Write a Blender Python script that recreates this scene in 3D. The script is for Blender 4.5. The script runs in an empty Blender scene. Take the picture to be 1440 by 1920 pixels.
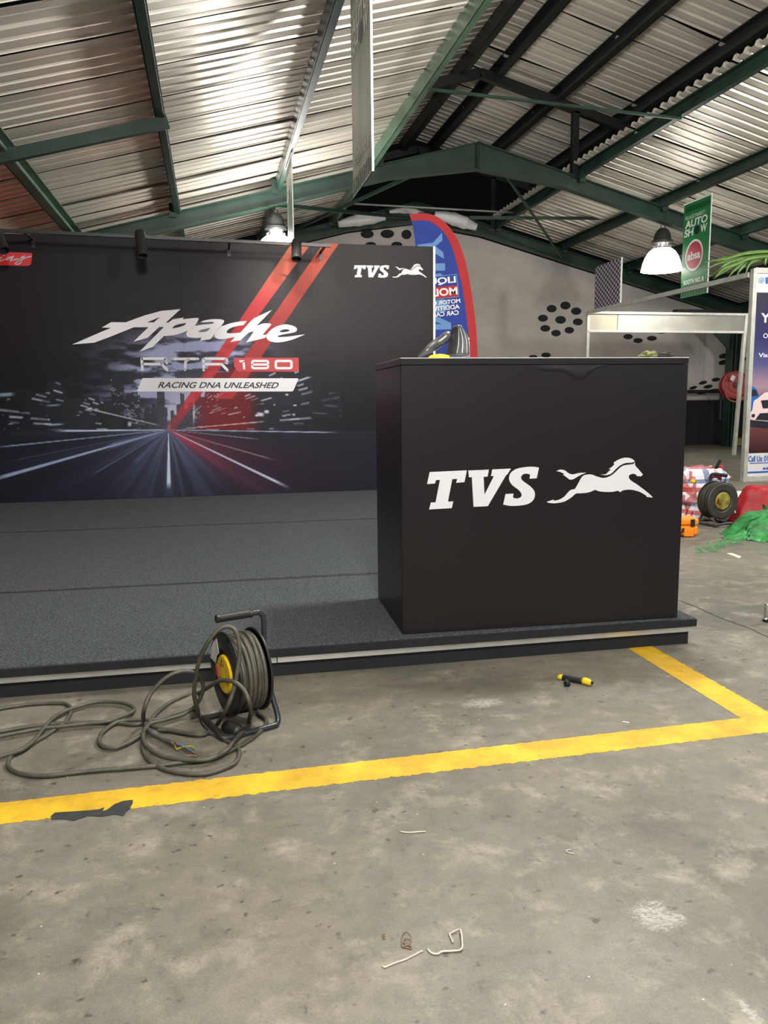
import bpy, math, random
import numpy as np
from mathutils import Vector, Matrix, noise as mnoise
random.seed(7)
C = bpy.context.scene.collection
SC = bpy.context.scene

# ------------------------------------------------------------------ camera
F = 1480.0                                   # focal length in pixels of the 1440 x 1920 frame
PITCH, ROLL, YAW, EYE = 0.142805, -0.010636, 0.211538, 1.0
def cam_axes():
    cy, sy, cp, sp = math.cos(YAW), math.sin(YAW), math.cos(PITCH), math.sin(PITCH)
    fwd = Vector((sy*cp, cy*cp, -sp)); right = Vector((cy, -sy, 0)); up = right.cross(fwd)
    c, s = math.cos(ROLL), math.sin(ROLL)
    return c*right + s*up, -s*right + c*up, fwd
CR, CU, CF = cam_axes()
cam_d = bpy.data.cameras.new('camera'); cam = bpy.data.objects.new('camera', cam_d); C.objects.link(cam)
cam_d.sensor_fit = 'VERTICAL'; cam_d.sensor_height = 36; cam_d.sensor_width = 27
cam_d.lens = 36*F/1920; cam_d.clip_start = 0.05
m = Matrix((CR, CU, -CF)).transposed().to_4x4(); m.translation = (0, 0, EYE); cam.matrix_world = m
SC.camera = cam

# ------------------------------------------------------------------ colour management, world, lights
SC.view_settings.view_transform = 'Standard'; SC.view_settings.look = 'None'
SC.view_settings.gamma = 1.0; SC.view_settings.use_curve_mapping = False
SC.view_settings.exposure = 1.0
W = bpy.data.worlds.new('night'); SC.world = W; W.use_nodes = True
W.node_tree.nodes['Background'].inputs[0].default_value = (0.010, 0.011, 0.012, 1)
W.node_tree.nodes['Background'].inputs[1].default_value = 0.12

def lamp_light(name, loc, power, col=(1, .98, .94), size=.22):
    l = bpy.data.lights.new(name, 'POINT'); l.energy = power; l.color = col; l.shadow_soft_size = size
    o = bpy.data.objects.new(name, l); o.location = loc; C.objects.link(o); return o
LAMP_Y, LAMP_L, LAMP_R = 11.02, 0.93, 6.637
lamp_light('hall_light', (LAMP_L, LAMP_Y-.42, 2.95), 75, size=.15)
lamp_light('hall_light', (LAMP_R, LAMP_Y, 2.95), 34, size=.12)
lamp_light('hall_light', (1.75, 3.45, 3.15), 200, size=.16)          # the lamp above the stage, out of the frame
lamp_light('hall_light', (0.4, -3.6, 3.1), 170, size=.25)
lamp_light('hall_light', (0.3, -0.5, 3.15), 265, size=.25)         # the row behind the photographer
lamp_light('hall_light', (4.8, -3.6, 3.1), 110, size=.25)
lamp_light('hall_light', (6.64, 4.9, 2.95), 230, size=.22)
lamp_light('hall_light', (11.4, 7.6, 2.6), 130, size=.25)
_l = bpy.data.lights.new('red_tint_light', 'SPOT'); _l.energy = 42; _l.color = (1, .13, .08); _l.spot_size = math.radians(95); _l.spot_blend = .8; _l.shadow_soft_size = .3
_o = bpy.data.objects.new('red_tint_light', _l); _o.location = (-3.6, 6.4, 1.5); C.objects.link(_o)
_o.rotation_euler = Vector((2.2, 1.6, 2.0)).to_track_quat('-Z', 'Y').to_euler()   # unseen red spot added to tint the left roof

# ------------------------------------------------------------------ pixel of the photo -> point of a plane
def ray(x, y):
    return CR*((x-720)/F) - CU*((y-960)/F) + CF
O = Vector((0, 0, EYE))
def at(x, y, ax, val):
    d = ray(x, y); return O + d*((val - O[ax])/d[ax])
def on(x, y, p0, n):
    d = ray(x, y); return O + d*((Vector(p0)-O).dot(n)/d.dot(n))
def fl(x, y, z=0.0): return at(x, y, 2, z)
def tr(pts, ox, oy, s): return [(ox+p[0]/s, oy+p[1]/s) + tuple(p[2:]) for p in pts]

# ------------------------------------------------------------------ materials
def lin(r, g, b):
    f = lambda c: ((c/255+.055)/1.055)**2.4 if c > 10 else c/255/12.92
    return (f(r), f(g), f(b))
def mat(name, col, rough=.6, metal=0, var=0, vscale=6, bump=0, bscale=60, spec=.5, emit=None, estr=0, col2=None, stretch=None, trans=0):
    m = bpy.data.materials.new(name); m.use_nodes = True; nt = m.node_tree; b = nt.nodes['Principled BSDF']
    b.inputs['Roughness'].default_value = rough; b.inputs['Metallic'].default_value = metal
    b.inputs['Specular IOR Level'].default_value = spec
    c = tuple(col)+(1,)
    b.inputs['Base Color'].default_value = c
    tc = nt.nodes.new('ShaderNodeTexCoord'); out = tc.outputs['Object']
    if stretch:
        mp = nt.nodes.new('ShaderNodeMapping'); mp.inputs['Scale'].default_value = stretch
        nt.links.new(out, mp.inputs[0]); out = mp.outputs[0]
    if var or col2:
        n = nt.nodes.new('ShaderNodeTexNoise'); n.inputs['Scale'].default_value = vscale; n.inputs['Detail'].default_value = 6
        n.inputs['Roughness'].default_value = .62
        nt.links.new(out, n.inputs['Vector'])
        r = nt.nodes.new('ShaderNodeValToRGB'); r.color_ramp.elements[0].position = .32; r.color_ramp.elements[1].position = .68
        a = col2 or tuple(x*(1-var) for x in col); bb = col if col2 else tuple(min(1, x*(1+var)) for x in col)
        r.color_ramp.elements[0].color = tuple(a)+(1,); r.color_ramp.elements[1].color = tuple(bb)+(1,)
        nt.links.new(n.outputs['Fac'], r.inputs[0]); nt.links.new(r.outputs[0], b.inputs['Base Color'])
    if bump:
        n = nt.nodes.new('ShaderNodeTexNoise'); n.inputs['Scale'].default_value = bscale; n.inputs['Detail'].default_value = 4
        nt.links.new(out, n.inputs['Vector'])
        bp = nt.nodes.new('ShaderNodeBump'); bp.inputs['Strength'].default_value = bump; bp.inputs['Distance'].default_value = .01
        nt.links.new(n.outputs['Fac'], bp.inputs['Height']); nt.links.new(bp.outputs[0], b.inputs['Normal'])
    if emit:
        b.inputs['Emission Color'].default_value = tuple(emit)+(1,); b.inputs['Emission Strength'].default_value = estr
    if trans: b.inputs['Transmission Weight'].default_value = trans
    return m

M = {}
M['green'] = mat('green steel paint', lin(27, 52, 42), .42, 0, .35, 3, .05, 30)
M['green_pale'] = mat('pale green steel paint', lin(84, 114, 92), .4, 0, .3, 3)  # lighter green for two of the left purlins
M['sheet'] = mat('roof sheet', (.76, .71, .62), .37, .25, .10, 1.3, .03, 9, stretch=(.4, 2.5, 1))
M['dark_steel'] = mat('dark steel', (.02, .022, .022), .5, .2)
M['black'] = mat('black plastic', (.012, .012, .013), .42, 0, .2, 20)
M['black_matte'] = mat('black cloth', (.006, .006, .007), .9)
M['rod'] = mat('galvanised rod', (.30, .31, .29), .5, .5, .15, 8)
M['white_cloth'] = mat('white tarpaulin', (.46, .43, .395), .75, 0, .14, 1.2, .08, 5)
M['white'] = mat('white board', (.78, .77, .76), .5, 0, .04, 6)
M['carpet'] = mat('charcoal carpet', lin(86, 90, 95), .97, 0, .75, 150, .9, 420, spec=.1)
M['riser'] = mat('dark riser board', (.005, .006, .009), .7, 0, .3, 8)
M['alu'] = mat('aluminium', (.70, .69, .67), .33, .8, .08, 12)
M['vinyl'] = mat('black satin vinyl', (.0105, .0090, .0108), .38, 0, .10, 2.2, .012, 160, spec=.32)
M['vinyl_edge'] = mat('pale laminate', (.62, .60, .60), .4)
M['logo'] = mat('white print', (.68, .68, .725), .45)
M['ink'] = mat('dark print', (.012, .012, .02), .45)
M['redprint'] = mat('red print', lin(176, 40, 44), .45)
M['yellow'] = mat('yellow plastic', lin(214, 178, 24), .45, 0, .2, 25)
M['rubber'] = mat('dusty cable rubber', lin(70, 67, 59), .55, 0, .28, 40)
M['rubber_dark'] = mat('dark rubber', (.018, .018, .018), .5, 0, .3, 30)
M['chrome'] = mat('chrome', (.75, .75, .75), .12, 1)

def floor_material():
    m = bpy.data.materials.new('worn concrete'); m.use_nodes = True; nt = m.node_tree; b = nt.nodes['Principled BSDF']
    N = nt.nodes.new; L = nt.links.new
    tc = N('ShaderNodeTexCoord')
    def noise(scale, detail=6, rough=.6, sx=1, sy=1, dist=0):
        mp = N('ShaderNodeMapping'); mp.inputs['Scale'].default_value = (sx, sy, 1); L(tc.outputs['Object'], mp.inputs[0])
        n = N('ShaderNodeTexNoise'); n.inputs['Scale'].default_value = scale; n.inputs['Detail'].default_value = detail
        n.inputs['Roughness'].default_value = rough; n.inputs['Distortion'].default_value = dist
        L(mp.outputs[0], n.inputs['Vector']); return n.outputs['Fac']
    def ramp(fac, a, bb, c0=(0, 0, 0, 1), c1=(1, 1, 1, 1)):
        r = N('ShaderNodeValToRGB'); r.color_ramp.elements[0].position = a; r.color_ramp.elements[1].position = bb
        r.color_ramp.elements[0].color = c0; r.color_ramp.elements[1].color = c1; L(fac, r.inputs[0]); return r.outputs[0]
    def mix(fac, a, bb, mode='MIX'):
        x = N('ShaderNodeMix'); x.data_type = 'RGBA'; x.blend_type = mode
        if isinstance(fac, float): x.inputs[0].default_value = fac
        else: L(fac, x.inputs[0])
        for s, v in ((6, a), (7, bb)):
            if isinstance(v, tuple): x.inputs[s].default_value = v
            else: L(v, x.inputs[s])
        return x.outputs[2]
    base = ramp(noise(1.1, 7, .62, 1, 1, .6), .33, .68, lin(78, 77, 70)+(1,), lin(122, 118, 108)+(1,))
    warm = ramp(noise(.55, 4), .45, .7)
    base = mix(warm, base, lin(108, 103, 88)+(1,))
    light = ramp(noise(7, 8, .7, 1, 1, .25), .52, .74)                    # pale worn patches
    base = mix(light, base, lin(144, 138, 124)+(1,))
    streak = ramp(noise(16, 6, .65, 1.6, .6, .3), .60, .76)
    base = mix(streak, base, lin(88, 85, 77)+(1,))
    spots = ramp(noise(30, 4, .55), .63, .71)
    base = mix(spots, base, lin(64, 60, 54)+(1,))
    mott = ramp(noise(13, 8, .72, 1, 1.3, .2), .30, .72, (.74, .74, .73, 1), (1.2, 1.2, 1.19, 1))
    base = mix(1.0, base, mott, 'MULTIPLY')
    grain = ramp(noise(240, 3, .6), .3, .7, (.80, .80, .80, 1), (1.12, 1.12, 1.12, 1))
    base = mix(1.0, base, grain, 'MULTIPLY')
    spk = N('ShaderNodeTexVoronoi'); spk.inputs['Scale'].default_value = 15; L(tc.outputs['Object'], spk.inputs['Vector'])
    base = mix(ramp(spk.outputs['Distance'], .016, .03, (1, 1, 1, 1), (0, 0, 0, 1)), base, lin(205, 202, 190)+(1,))
    # chalky smears where paint was spilt
    sep = N('ShaderNodeSeparateXYZ'); L(tc.outputs['Object'], sep.inputs[0])
    smear_noise = noise(55, 6, .75, 1, 2.2, 1.5)
    for (x, y), (rx, ry) in SMEARS:
        def axis(sock, c, r):
            a = N('ShaderNodeMath'); a.operation = 'SUBTRACT'; L(sock, a.inputs[0]); a.inputs[1].default_value = c
            d = N('ShaderNodeMath'); d.operation = 'DIVIDE'; L(a.outputs[0], d.inputs[0]); d.inputs[1].default_value = r
            p = N('ShaderNodeMath'); p.operation = 'MULTIPLY'; L(d.outputs[0], p.inputs[0]); L(d.outputs[0], p.inputs[1]); return p.outputs[0]
        s = N('ShaderNodeMath'); s.operation = 'ADD'; L(axis(sep.outputs[0], x, rx), s.inputs[0]); L(axis(sep.outputs[1], y, ry), s.inputs[1])
        k = N('ShaderNodeMath'); k.operation = 'MULTIPLY_ADD'; L(s.outputs[0], k.inputs[0]); k.inputs[1].default_value = -.22; k.inputs[2].default_value = .14
        t = N('ShaderNodeMath'); t.operation = 'ADD'; L(k.outputs[0], t.inputs[0]); L(smear_noise, t.inputs[1])
        base = mix(ramp(t.outputs[0], .52, .68), base, lin(146, 144, 137)+(1,))
    L(base, b.inputs['Base Color'])
    rr = ramp(noise(3, 5), .3, .7, (.42, .42, .42, 1), (.60, .60, .60, 1)); L(rr, b.inputs['Roughness'])
    bp = N('ShaderNodeBump'); bp.inputs['Strength'].default_value = .25; bp.inputs['Distance'].default_value = .004
    L(noise(60, 6, .7), bp.inputs['Height']); L(bp.outputs[0], b.inputs['Normal'])
    return m
def _sm(px, rx, ry): p = fl(*px); return ((p.x, p.y), (rx, ry))
SMEARS = [_sm((1225, 1715), .055, .06), _sm((905, 1318), .10, .05), _sm((1404, 1895), .014, .05), _sm((1265, 1722), .03, .03)]

# ------------------------------------------------------------------ mesh builders (everything in world space, moved under its parent)
class MB:
    def __init__(s): s.v = []; s.f = []
    def add(s, vs, fs):
        k = len(s.v); s.v += [tuple(p) for p in vs]; s.f += [tuple(i+k for i in q) for q in fs]; return s
    def box(s, c, size, rot=None, bev=0):
        x, y, z = [d/2 for d in size]
        if bev:
            bev = min(bev, x*.9, y*.9, z*.9); vs = []; fs = []
            R = [(-x, -y), (x, -y), (x, y), (-x, y)]
            def ring(ix, iy, zz):
                return [(-x+ix, -y+iy, zz), (x-ix, -y+iy, zz), (x-ix, y-iy, zz), (-x+ix, y-iy, zz)]
            rings = [ring(bev, bev, -z), ring(0, 0, -z+bev), ring(0, 0, z-bev), ring(bev, bev, z)]
            # chamfered vertical edges
            def oct_ring(i, zz):
                a, e = x-i, y-i; k = bev
                return [(-a+k, -e, zz), (a-k, -e, zz), (a, -e+k, zz), (a, e-k, zz), (a-k, e, zz), (-a+k, e, zz), (-a, e-k, zz), (-a, -e+k, zz)]
            rs = [oct_ring(bev, -z), oct_ring(0, -z+bev), oct_ring(0, z-bev), oct_ring(bev, z)]
            for r in rs: vs += r
            fs.append(tuple(range(7, -1, -1))); fs.append(tuple(range(24, 32)))
            for a in range(3):
                for i in range(8): fs.append((a*8+i, a*8+(i+1) % 8, a*8+8+(i+1) % 8, a*8+8+i))
        else:
            vs = [(-x, -y, -z), (x, -y, -z), (x, y, -z), (-x, y, -z), (-x, -y, z), (x, -y, z), (x, y, z), (-x, y, z)]
            fs = [(3, 2, 1, 0), (4, 5, 6, 7), (0, 1, 5, 4), (1, 2, 6, 5), (2, 3, 7, 6), (3, 0, 4, 7)]
        c = Vector(c)
        vs = [(rot @ Vector(p) if rot else Vector(p)) + c for p in vs]
        return s.add(vs, fs)
    def bar(s, a, b, w, h, up=(0, 0, 1), bev=0):
        a, b = Vector(a), Vector(b); d = (b-a); l = d.length; d.normalize()
        u = Vector(up); sd = d.cross(u); sd.normalize(); u = sd.cross(d)
        R = Matrix((sd, d, u)).transposed()
        return s.box((a+b)/2, (w, l, h), R, bev)
    def tube(s, pts, r, n=8, closed=False, caps=True):
        pts = [Vector(p) for p in pts]; k = len(pts); vs = []; fs = []
        rr = r if isinstance(r, (list, tuple)) else [r]*k
        prev = None
        for i, p in enumerate(pts):
            if closed: t = pts[(i+1) % k]-pts[i-1]
            else: t = pts[min(i+1, k-1)]-pts[max(i-1, 0)]
            if t.length < 1e-9: t = Vector((0, 0, 1))
            t.normalize()
            if prev is None:
                a = t.cross(Vector((0, 0, 1)))
                if a.length < .1: a = t.cross(Vector((0, 1, 0)))
            else: a = prev - t*prev.dot(t)
            a.normalize(); b = t.cross(a); prev = a
            for j in range(n):
                q = 2*math.pi*j/n; vs.append(p + (a*math.cos(q)+b*math.sin(q))*rr[i])
        m_ = k if closed else k-1
        for i in range(m_):
            for j in range(n):
                i2 = (i+1) % k
                fs.append((i*n+j, i*n+(j+1) % n, i2*n+(j+1) % n, i2*n+j))
        if caps and not closed:
            fs.append(tuple(range(n-1, -1, -1))); fs.append(tuple((k-1)*n+j for j in range(n)))
        return s.add(vs, fs)
    def lathe(s, c, prof, n=28, axis=None, cap=True):
        """prof: (radius, height along axis)"""
        ax = Vector(axis or (0, 0, 1)).normalized()
        a = ax.cross(Vector((0, 0, 1)))
        if a.length < .1: a = Vector((1, 0, 0))
        a.normalize(); b = ax.cross(a); c = Vector(c); vs = []; fs = []
        for r, h in prof:
            for j in range(n):
                q = 2*math.pi*j/n; vs.append(c + ax*h + (a*math.cos(q)+b*math.sin(q))*r)
        for i in range(len(prof)-1):
            for j in range(n): fs.append((i*n+j, i*n+(j+1) % n, (i+1)*n+(j+1) % n, (i+1)*n+j))
        if cap:
            fs.append(tuple(range(n-1, -1, -1))); k = (len(prof)-1)*n; fs.append(tuple(k+j for j in range(n)))
        return s.add(vs, fs)
    def prism(s, poly, off):
        """closed polygon of 3-D points swept by the vector off"""
        n = len(poly); off = Vector(off); poly = [Vector(p) for p in poly]
        vs = poly + [p+off for p in poly]
        fs = [tuple(range(n)), tuple(range(2*n-1, n-1, -1))] + [(i, i+n, (i+1) % n+n, (i+1) % n) for i in range(n)]
        return s.add(vs, fs)
    def build(s, name, material, parent=None, smooth=False, loc=None, autosmooth=None):
        me = bpy.data.meshes.new(name)
        o = bpy.data.objects.new(name, me)
        base = Vector((0, 0, 0))
        if parent is not None:
            p = parent
            while p is not None: base += p.location; p = p.parent
            o.parent = parent
        elif loc is not None:
            base = Vector(loc); o.location = base
        me.from_pydata([tuple(Vector(p)-base) for p in s.v], [], s.f); me.update()
        if material: me.materials.append(material)
        if smooth:
            me.polygons.foreach_set('use_smooth', [True]*len(me.polygons))
            if smooth != 'all':
                try: me.set_sharp_from_angle(angle=math.radians(38))
                except Exception: pass
        C.objects.link(o)
        return o

def tag(o, label, cat, group=None, kind=None):
    o['label'] = label; o['category'] = cat
    if group: o['group'] = group
    if kind: o['kind'] = kind
    return o
def thing(name, loc, label, cat, group=None):
    o = bpy.data.objects.new(name, None); o.location = loc; o.empty_display_size = .1; C.objects.link(o)
    return tag(o, label, cat, group)
def struct(mb, name, material, smooth=False):
    o = mb.build(name, material, None, smooth); o['kind'] = 'structure'; return o
def copy_tree(o, parent=None):
    c = o.copy(); C.objects.link(c)
    if parent: c.parent = parent
    for ch in list(o.children): copy_tree(ch, c)
    return c

def smooth(pts, sub=5, closed=True):
    """Catmull-Rom through the points; a third element 1 marks a sharp corner"""
    n = len(pts); out = []
    P = [Vector(p[:2]) for p in pts]; K = [len(p) > 2 and p[2] for p in pts]
    for i in range(n if closed else n-1):
        p1, p2 = P[i], P[(i+1) % n]
        p0 = P[i-1] if (closed or i) and not K[i] else p1*2-p2
        j = (i+2) % n if closed else min(i+2, n-1)
        p3 = P[j] if not K[(i+1) % n] else p2*2-p1
        if K[i] and K[(i+1) % n]: out.append(tuple(p1)); continue
        for k in range(sub):
            t = k/sub
            q = .5*((2*p1)+(-p0+p2)*t+(2*p0-5*p1+4*p2-p3)*t*t+(-p0+3*p1-3*p2+p3)*t**3)
            out.append(tuple(q))
    if not closed: out.append(tuple(P[-1]))
    return out
def smooth3(pts, sub=6, closed=False):
    n = len(pts); P = [Vector(p) for p in pts]; out = []
    for i in range(n if closed else n-1):
        p1, p2 = P[i], P[(i+1) % n]
        p0 = P[i-1] if closed or i else p1*2-p2
        p3 = P[(i+2) % n] if closed or i+2 < n else p2*2-p1
        for k in range(sub):
            t = k/sub
            out.append(.5*((2*p1)+(-p0+p2)*t+(2*p0-5*p1+4*p2-p3)*t*t+(-p0+3*p1-3*p2+p3)*t**3))
    if not closed: out.append(P[-1])
    return out
def _mesh_of(cu):
    ob = bpy.data.objects.new('tmp', cu); C.objects.link(ob)
    dg = bpy.context.evaluated_depsgraph_get(); dg.update()
    me = bpy.data.meshes.new_from_object(ob.evaluated_get(dg))
    v = [(p.co.x, p.co.y) for p in me.vertices]; f = [tuple(p.vertices) for p in me.polygons]
    bpy.data.objects.remove(ob); bpy.data.meshes.remove(me); bpy.data.curves.remove(cu)
    return v, f
def fill(*loops):
    cu = bpy.data.curves.new('tmp', 'CURVE'); cu.dimensions = '2D'; cu.fill_mode = 'BOTH'
    xs = [p[0] for l in loops for p in l]; ox = sum(xs)/len(xs)
    ys = [p[1] for l in loops for p in l]; oy = sum(ys)/len(ys)
    k = 1/max(1e-9, max(xs)-min(xs), max(ys)-min(ys))
    for l in loops:
        sp = cu.splines.new('POLY'); sp.points.add(len(l)-1); sp.use_cyclic_u = True
        for q, p in zip(sp.points, l): q.co = ((p[0]-ox)*k, (p[1]-oy)*k, 0, 1)
    v, f = _mesh_of(cu)
    return [(x/k+ox, y/k+oy) for x, y in v], f
def text(body, bold=0.0, shear=0.0, spacing=1.0):
    cu = bpy.data.curves.new('tmp', 'FONT'); cu.body = body; cu.offset = bold; cu.shear = shear; cu.space_character = spacing
    cu.fill_mode = 'FRONT'
    v, f = _mesh_of(cu)
    xs = [p[0] for p in v]; ys = [p[1] for p in v]; x0, x1, y0, y1 = min(xs), max(xs), min(ys), max(ys)
    return [((x-x0)/(x1-x0), (y-y0)/(y1-y0)) for x, y in v], f
def stroke(pts, w, disc=True):
    vs = []; fs = []
    for (x0, y0), (x1, y1) in zip(pts, pts[1:]):
        dx, dy = x1-x0, y1-y0; l = math.hypot(dx, dy); nx, ny = -dy/l*w/2, dx/l*w/2; k = len(vs)
        vs += [(x0+nx, y0+ny), (x0-nx, y0-ny), (x1-nx, y1-ny), (x1+nx, y1+ny)]; fs.append((k, k+1, k+2, k+3))
    if disc:
        for x, y in pts:
            k = len(vs); vs += [(x+w/2*math.cos(a*math.pi/6), y+w/2*math.sin(a*math.pi/6)) for a in range(12)]; fs.append(tuple(range(k, k+12)))
    return vs, fs
def rrect(x0, y0, x1, y1, r, n=5):
    o = []
    for cx, cy, a0 in ((x1-r, y1-r, 0), (x0+r, y1-r, 90), (x0+r, y0+r, 180), (x1-r, y0+r, 270)):
        for i in range(n+1):
            a = math.radians(a0+90*i/n); o.append((cx+r*math.cos(a), cy+r*math.sin(a)))
    return o
def ell(cx, cy, rx, ry, n=28): return [(cx+rx*math.cos(2*math.pi*i/n), cy+ry*math.sin(2*math.pi*i/n)) for i in range(n)]
def printed(name, pieces, fn, material, parent, label=None):
    mb = MB()
    for v, f in pieces: mb.add([fn(*p) for p in v], f)
    o = mb.build(name, material, parent)
    if label: o['label'] = label
    return o
def quad_map(p00, p10, p01):
    """unit square -> 3-D"""
    p00, p10, p01 = Vector(p00), Vector(p10), Vector(p01)
    return lambda u, v: p00 + (p10-p00)*u + (p01-p00)*v

# ------------------------------------------------------------------ the hall: floor, markings
mb = MB(); mb.add([(-9, -5, 0), (17, -5, 0), (17, 22, 0), (-9, 22, 0)], [(0, 1, 2, 3)])
struct(mb, 'floor', floor_material())
def paint_material():
    m = mat('yellow road paint', lin(190, 152, 30), .62, 0, .28, 7, .25, 70)
    nt = m.node_tree; b = nt.nodes['Principled BSDF']
    src = b.inputs['Base Color'].links[0].from_socket
    n = nt.nodes.new('ShaderNodeTexNoise'); n.inputs['Scale'].default_value = 24; n.inputs['Detail'].default_value = 8; n.inputs['Roughness'].default_value = .75
    tc = nt.nodes.new('ShaderNodeTexCoord'); nt.links.new(tc.outputs['Object'], n.inputs['Vector'])
    r = nt.nodes.new('ShaderNodeValToRGB'); r.color_ramp.elements[0].position = .58; r.color_ramp.elements[1].position = .70
    nt.links.new(n.outputs['Fac'], r.inputs[0])
    x = nt.nodes.new('ShaderNodeMix'); x.data_type = 'RGBA'; nt.links.new(r.outputs[0], x.inputs[0]); nt.links.new(src, x.inputs[6])
    x.inputs[7].default_value = lin(140, 118, 52)+(1,); nt.links.new(x.outputs[2], b.inputs['Base Color'])
    return m
PAINT = paint_material()
def marking(a0, a1, b0, b1, n, z, jit=.004):
    """strip between the edge a0-a1 and the edge b0-b1 with chipped sides"""
    mb = MB(); A = []; B = []
    a0, a1, b0, b1 = Vector(a0), Vector(a1), Vector(b0), Vector(b1)
    nrm = (b0-a0).normalized()
    for i in range(n+1):
        t = i/n
        for (p, q, L, k) in ((a0, a1, A, 0.), (b0, b1, B, 50.)):
            s = mnoise.noise((i*.21, k, 0))*.6+mnoise.noise((i*.9, k+9, 0))*.5
            L.append(p+(q-p)*t+nrm*s*jit*(1.6 if k else 1))
    vs = [(p.x, p.y, z) for p in A]+[(p.x, p.y, z) for p in B]
    mb.add(vs, [(i, n+1+i, n+2+i, i+1) for i in range(n)]); return mb
struct(marking((-2.6, 2.001, 0), (1.69, 2.064, 0), (-2.6, 1.892, 0), (1.69, 1.952, 0), 900, .0006, .008), 'floor_marking', PAINT)
struct(marking((1.575, 2.06, 0), (1.592, 3.0, 0), (1.69, 2.06, 0), (1.696, 3.0, 0), 260, .0009, .006), 'floor_marking', PAINT)
a, b = fl(1284, 837), fl(1392, 849)
struct(marking(a, b+(b-a)*1.5, a+Vector((0, -.1, 0)), b+(b-a)*1.5+Vector((0, -.1, 0)), 60, .002), 'floor_marking', mat('faded line paint', lin(196, 184, 140), .7, 0, .2, 10))
# darker expansion joint across the far floor
mb = MB(); P = smooth3([fl(1262, 1122), fl(1300, 1136), fl(1336, 1152), fl(1362, 1163), fl(1400, 1176), fl(1450, 1200)], 12); vs = []
for i, p in enumerate(P):
    w = .010+.012*mnoise.noise((i*.35, 3, 1)); vs += [(p.x-w*.4, p.y-w-.006, .0012), (p.x+w*.5, p.y+w*1.3+.008, .0012)]
mb.add(vs, [(2*i, 2*i+2, 2*i+3, 2*i+1) for i in range(len(P)-1)]); struct(mb, 'floor_marking', mat('dark slab joint', lin(58, 55, 48), .7, 0, .35, 20))

# ------------------------------------------------------------------ the hall: roof
AX, AZ, SL = 3.75, 4.49, .262             # ridge line and slope of the main frames
Y0, Y1 = -3.0, 14.6
def zr(x): return AZ - SL*abs(x-AX)
def sheets(x0, z0, x1, z1, ya, yb, pitch=.163, ribs=4, depth=.042, seed=1):
    """trapezoid-ribbed sheets running from (x0,z0) to (x1,z1), laid side by side along y"""
    rnd = random.Random(seed); mb = MB(); y = ya; d = Vector((x1-x0, 0, z1-z0)); nrm = Vector((-d.z, 0, d.x)).normalized()
    if nrm.z < 0: nrm = -nrm
    nx = 7
    while y < yb:
        prof = []; w = pitch*ribs; yy = y
        for r in range(ribs+1):
            for (o, h) in ((0, 0), (.56, 0), (.64, 1), (.88, 1), (.97, 0)):
                if r == ribs and o > .4: continue
                prof.append((yy+o*pitch, h*depth))
            yy += pitch
        lift = rnd.uniform(.008, .034); ph = rnd.uniform(0, 6); k = len(prof); vs = []
        for i in range(nx):
            t = i/(nx-1); sag = lift*(.45+.55*math.sin(t*math.pi*2.6+ph))
            for j, (py, h) in enumerate(prof):
                e = max(0, 1-j/4)
                p = Vector((x0, 0, z0))+d*t+nrm*(h-(.006+max(0, sag))*e)
                vs.append((p.x, py, p.z))
        mb.add(vs, [(i*k+j, i*k+j+1, (i+1)*k+j+1, (i+1)*k+j) for i in range(nx-1) for j in range(k-1)])
        y += w
    return mb
UP = .155                                   # sheets lie this far above the frames' top line
struct(sheets(-5.2, zr(-5.2)+UP, 2.36, zr(2.36)+UP, Y0, Y1, seed=3), 'ceiling_left', M['sheet'])
struct(sheets(11.6, zr(11.6)+UP, 5.16, zr(5.16)+UP, Y0, Y1, seed=5), 'ceiling_right', M['sheet'])
UX, UZ, US = 3.78, 5.46, .265             # the raised ventilator roof over the ridge
def zu(x): return UZ - US*abs(x-UX)
struct(sheets(1.45, zu(1.45)+.17, UX, UZ+.17, Y0, Y1, seed=8), 'ceiling_vent_left', M['sheet'])
struct(sheets(6.12, zu(6.12)+.17, UX, UZ+.17, Y0, Y1, seed=9), 'ceiling_vent_right', M['sheet'])

def purlin(x, z, ya, yb, w=.065, h=.16, lip=-1, material='green'):
    """lipped channel running along the hall; lip side -1 = towards -x"""
    mb = MB(); t = .012
    mb.box((x, (ya+yb)/2, z+h/2), (t, yb-ya, h))
    mb.box((x+lip*w/2, (ya+yb)/2, z+t/2), (w, yb-ya, t)); mb.box((x+lip*w/2, (ya+yb)/2, z+h-t/2), (w, yb-ya, t))
    mb.box((x+lip*w, (ya+yb)/2, z+.02), (t*.8, yb-ya, .03))
    return struct(mb, 'roof_beam', M[material])
for x in (-3.0, -1.68, -.37, .95, 2.21): purlin(x, zr(x)-.012, Y0, Y1, lip=1, w=.10 if x == -1.68 else .065, material='green_pale' if x in (-1.68, 2.21) else 'green')
for x in (5.28, 6.6, 7.95, 9.3, 10.6): purlin(x, zr(x)-.012, Y0, Y1, lip=-1)
for dx in (.3, 1.2, 2.2):
    for s in (-1, 1):
        x = UX+s*dx; purlin(x, zu(x)-.03, Y0, Y1, w=.09, h=.2, lip=-s, material='dark_steel')

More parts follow.
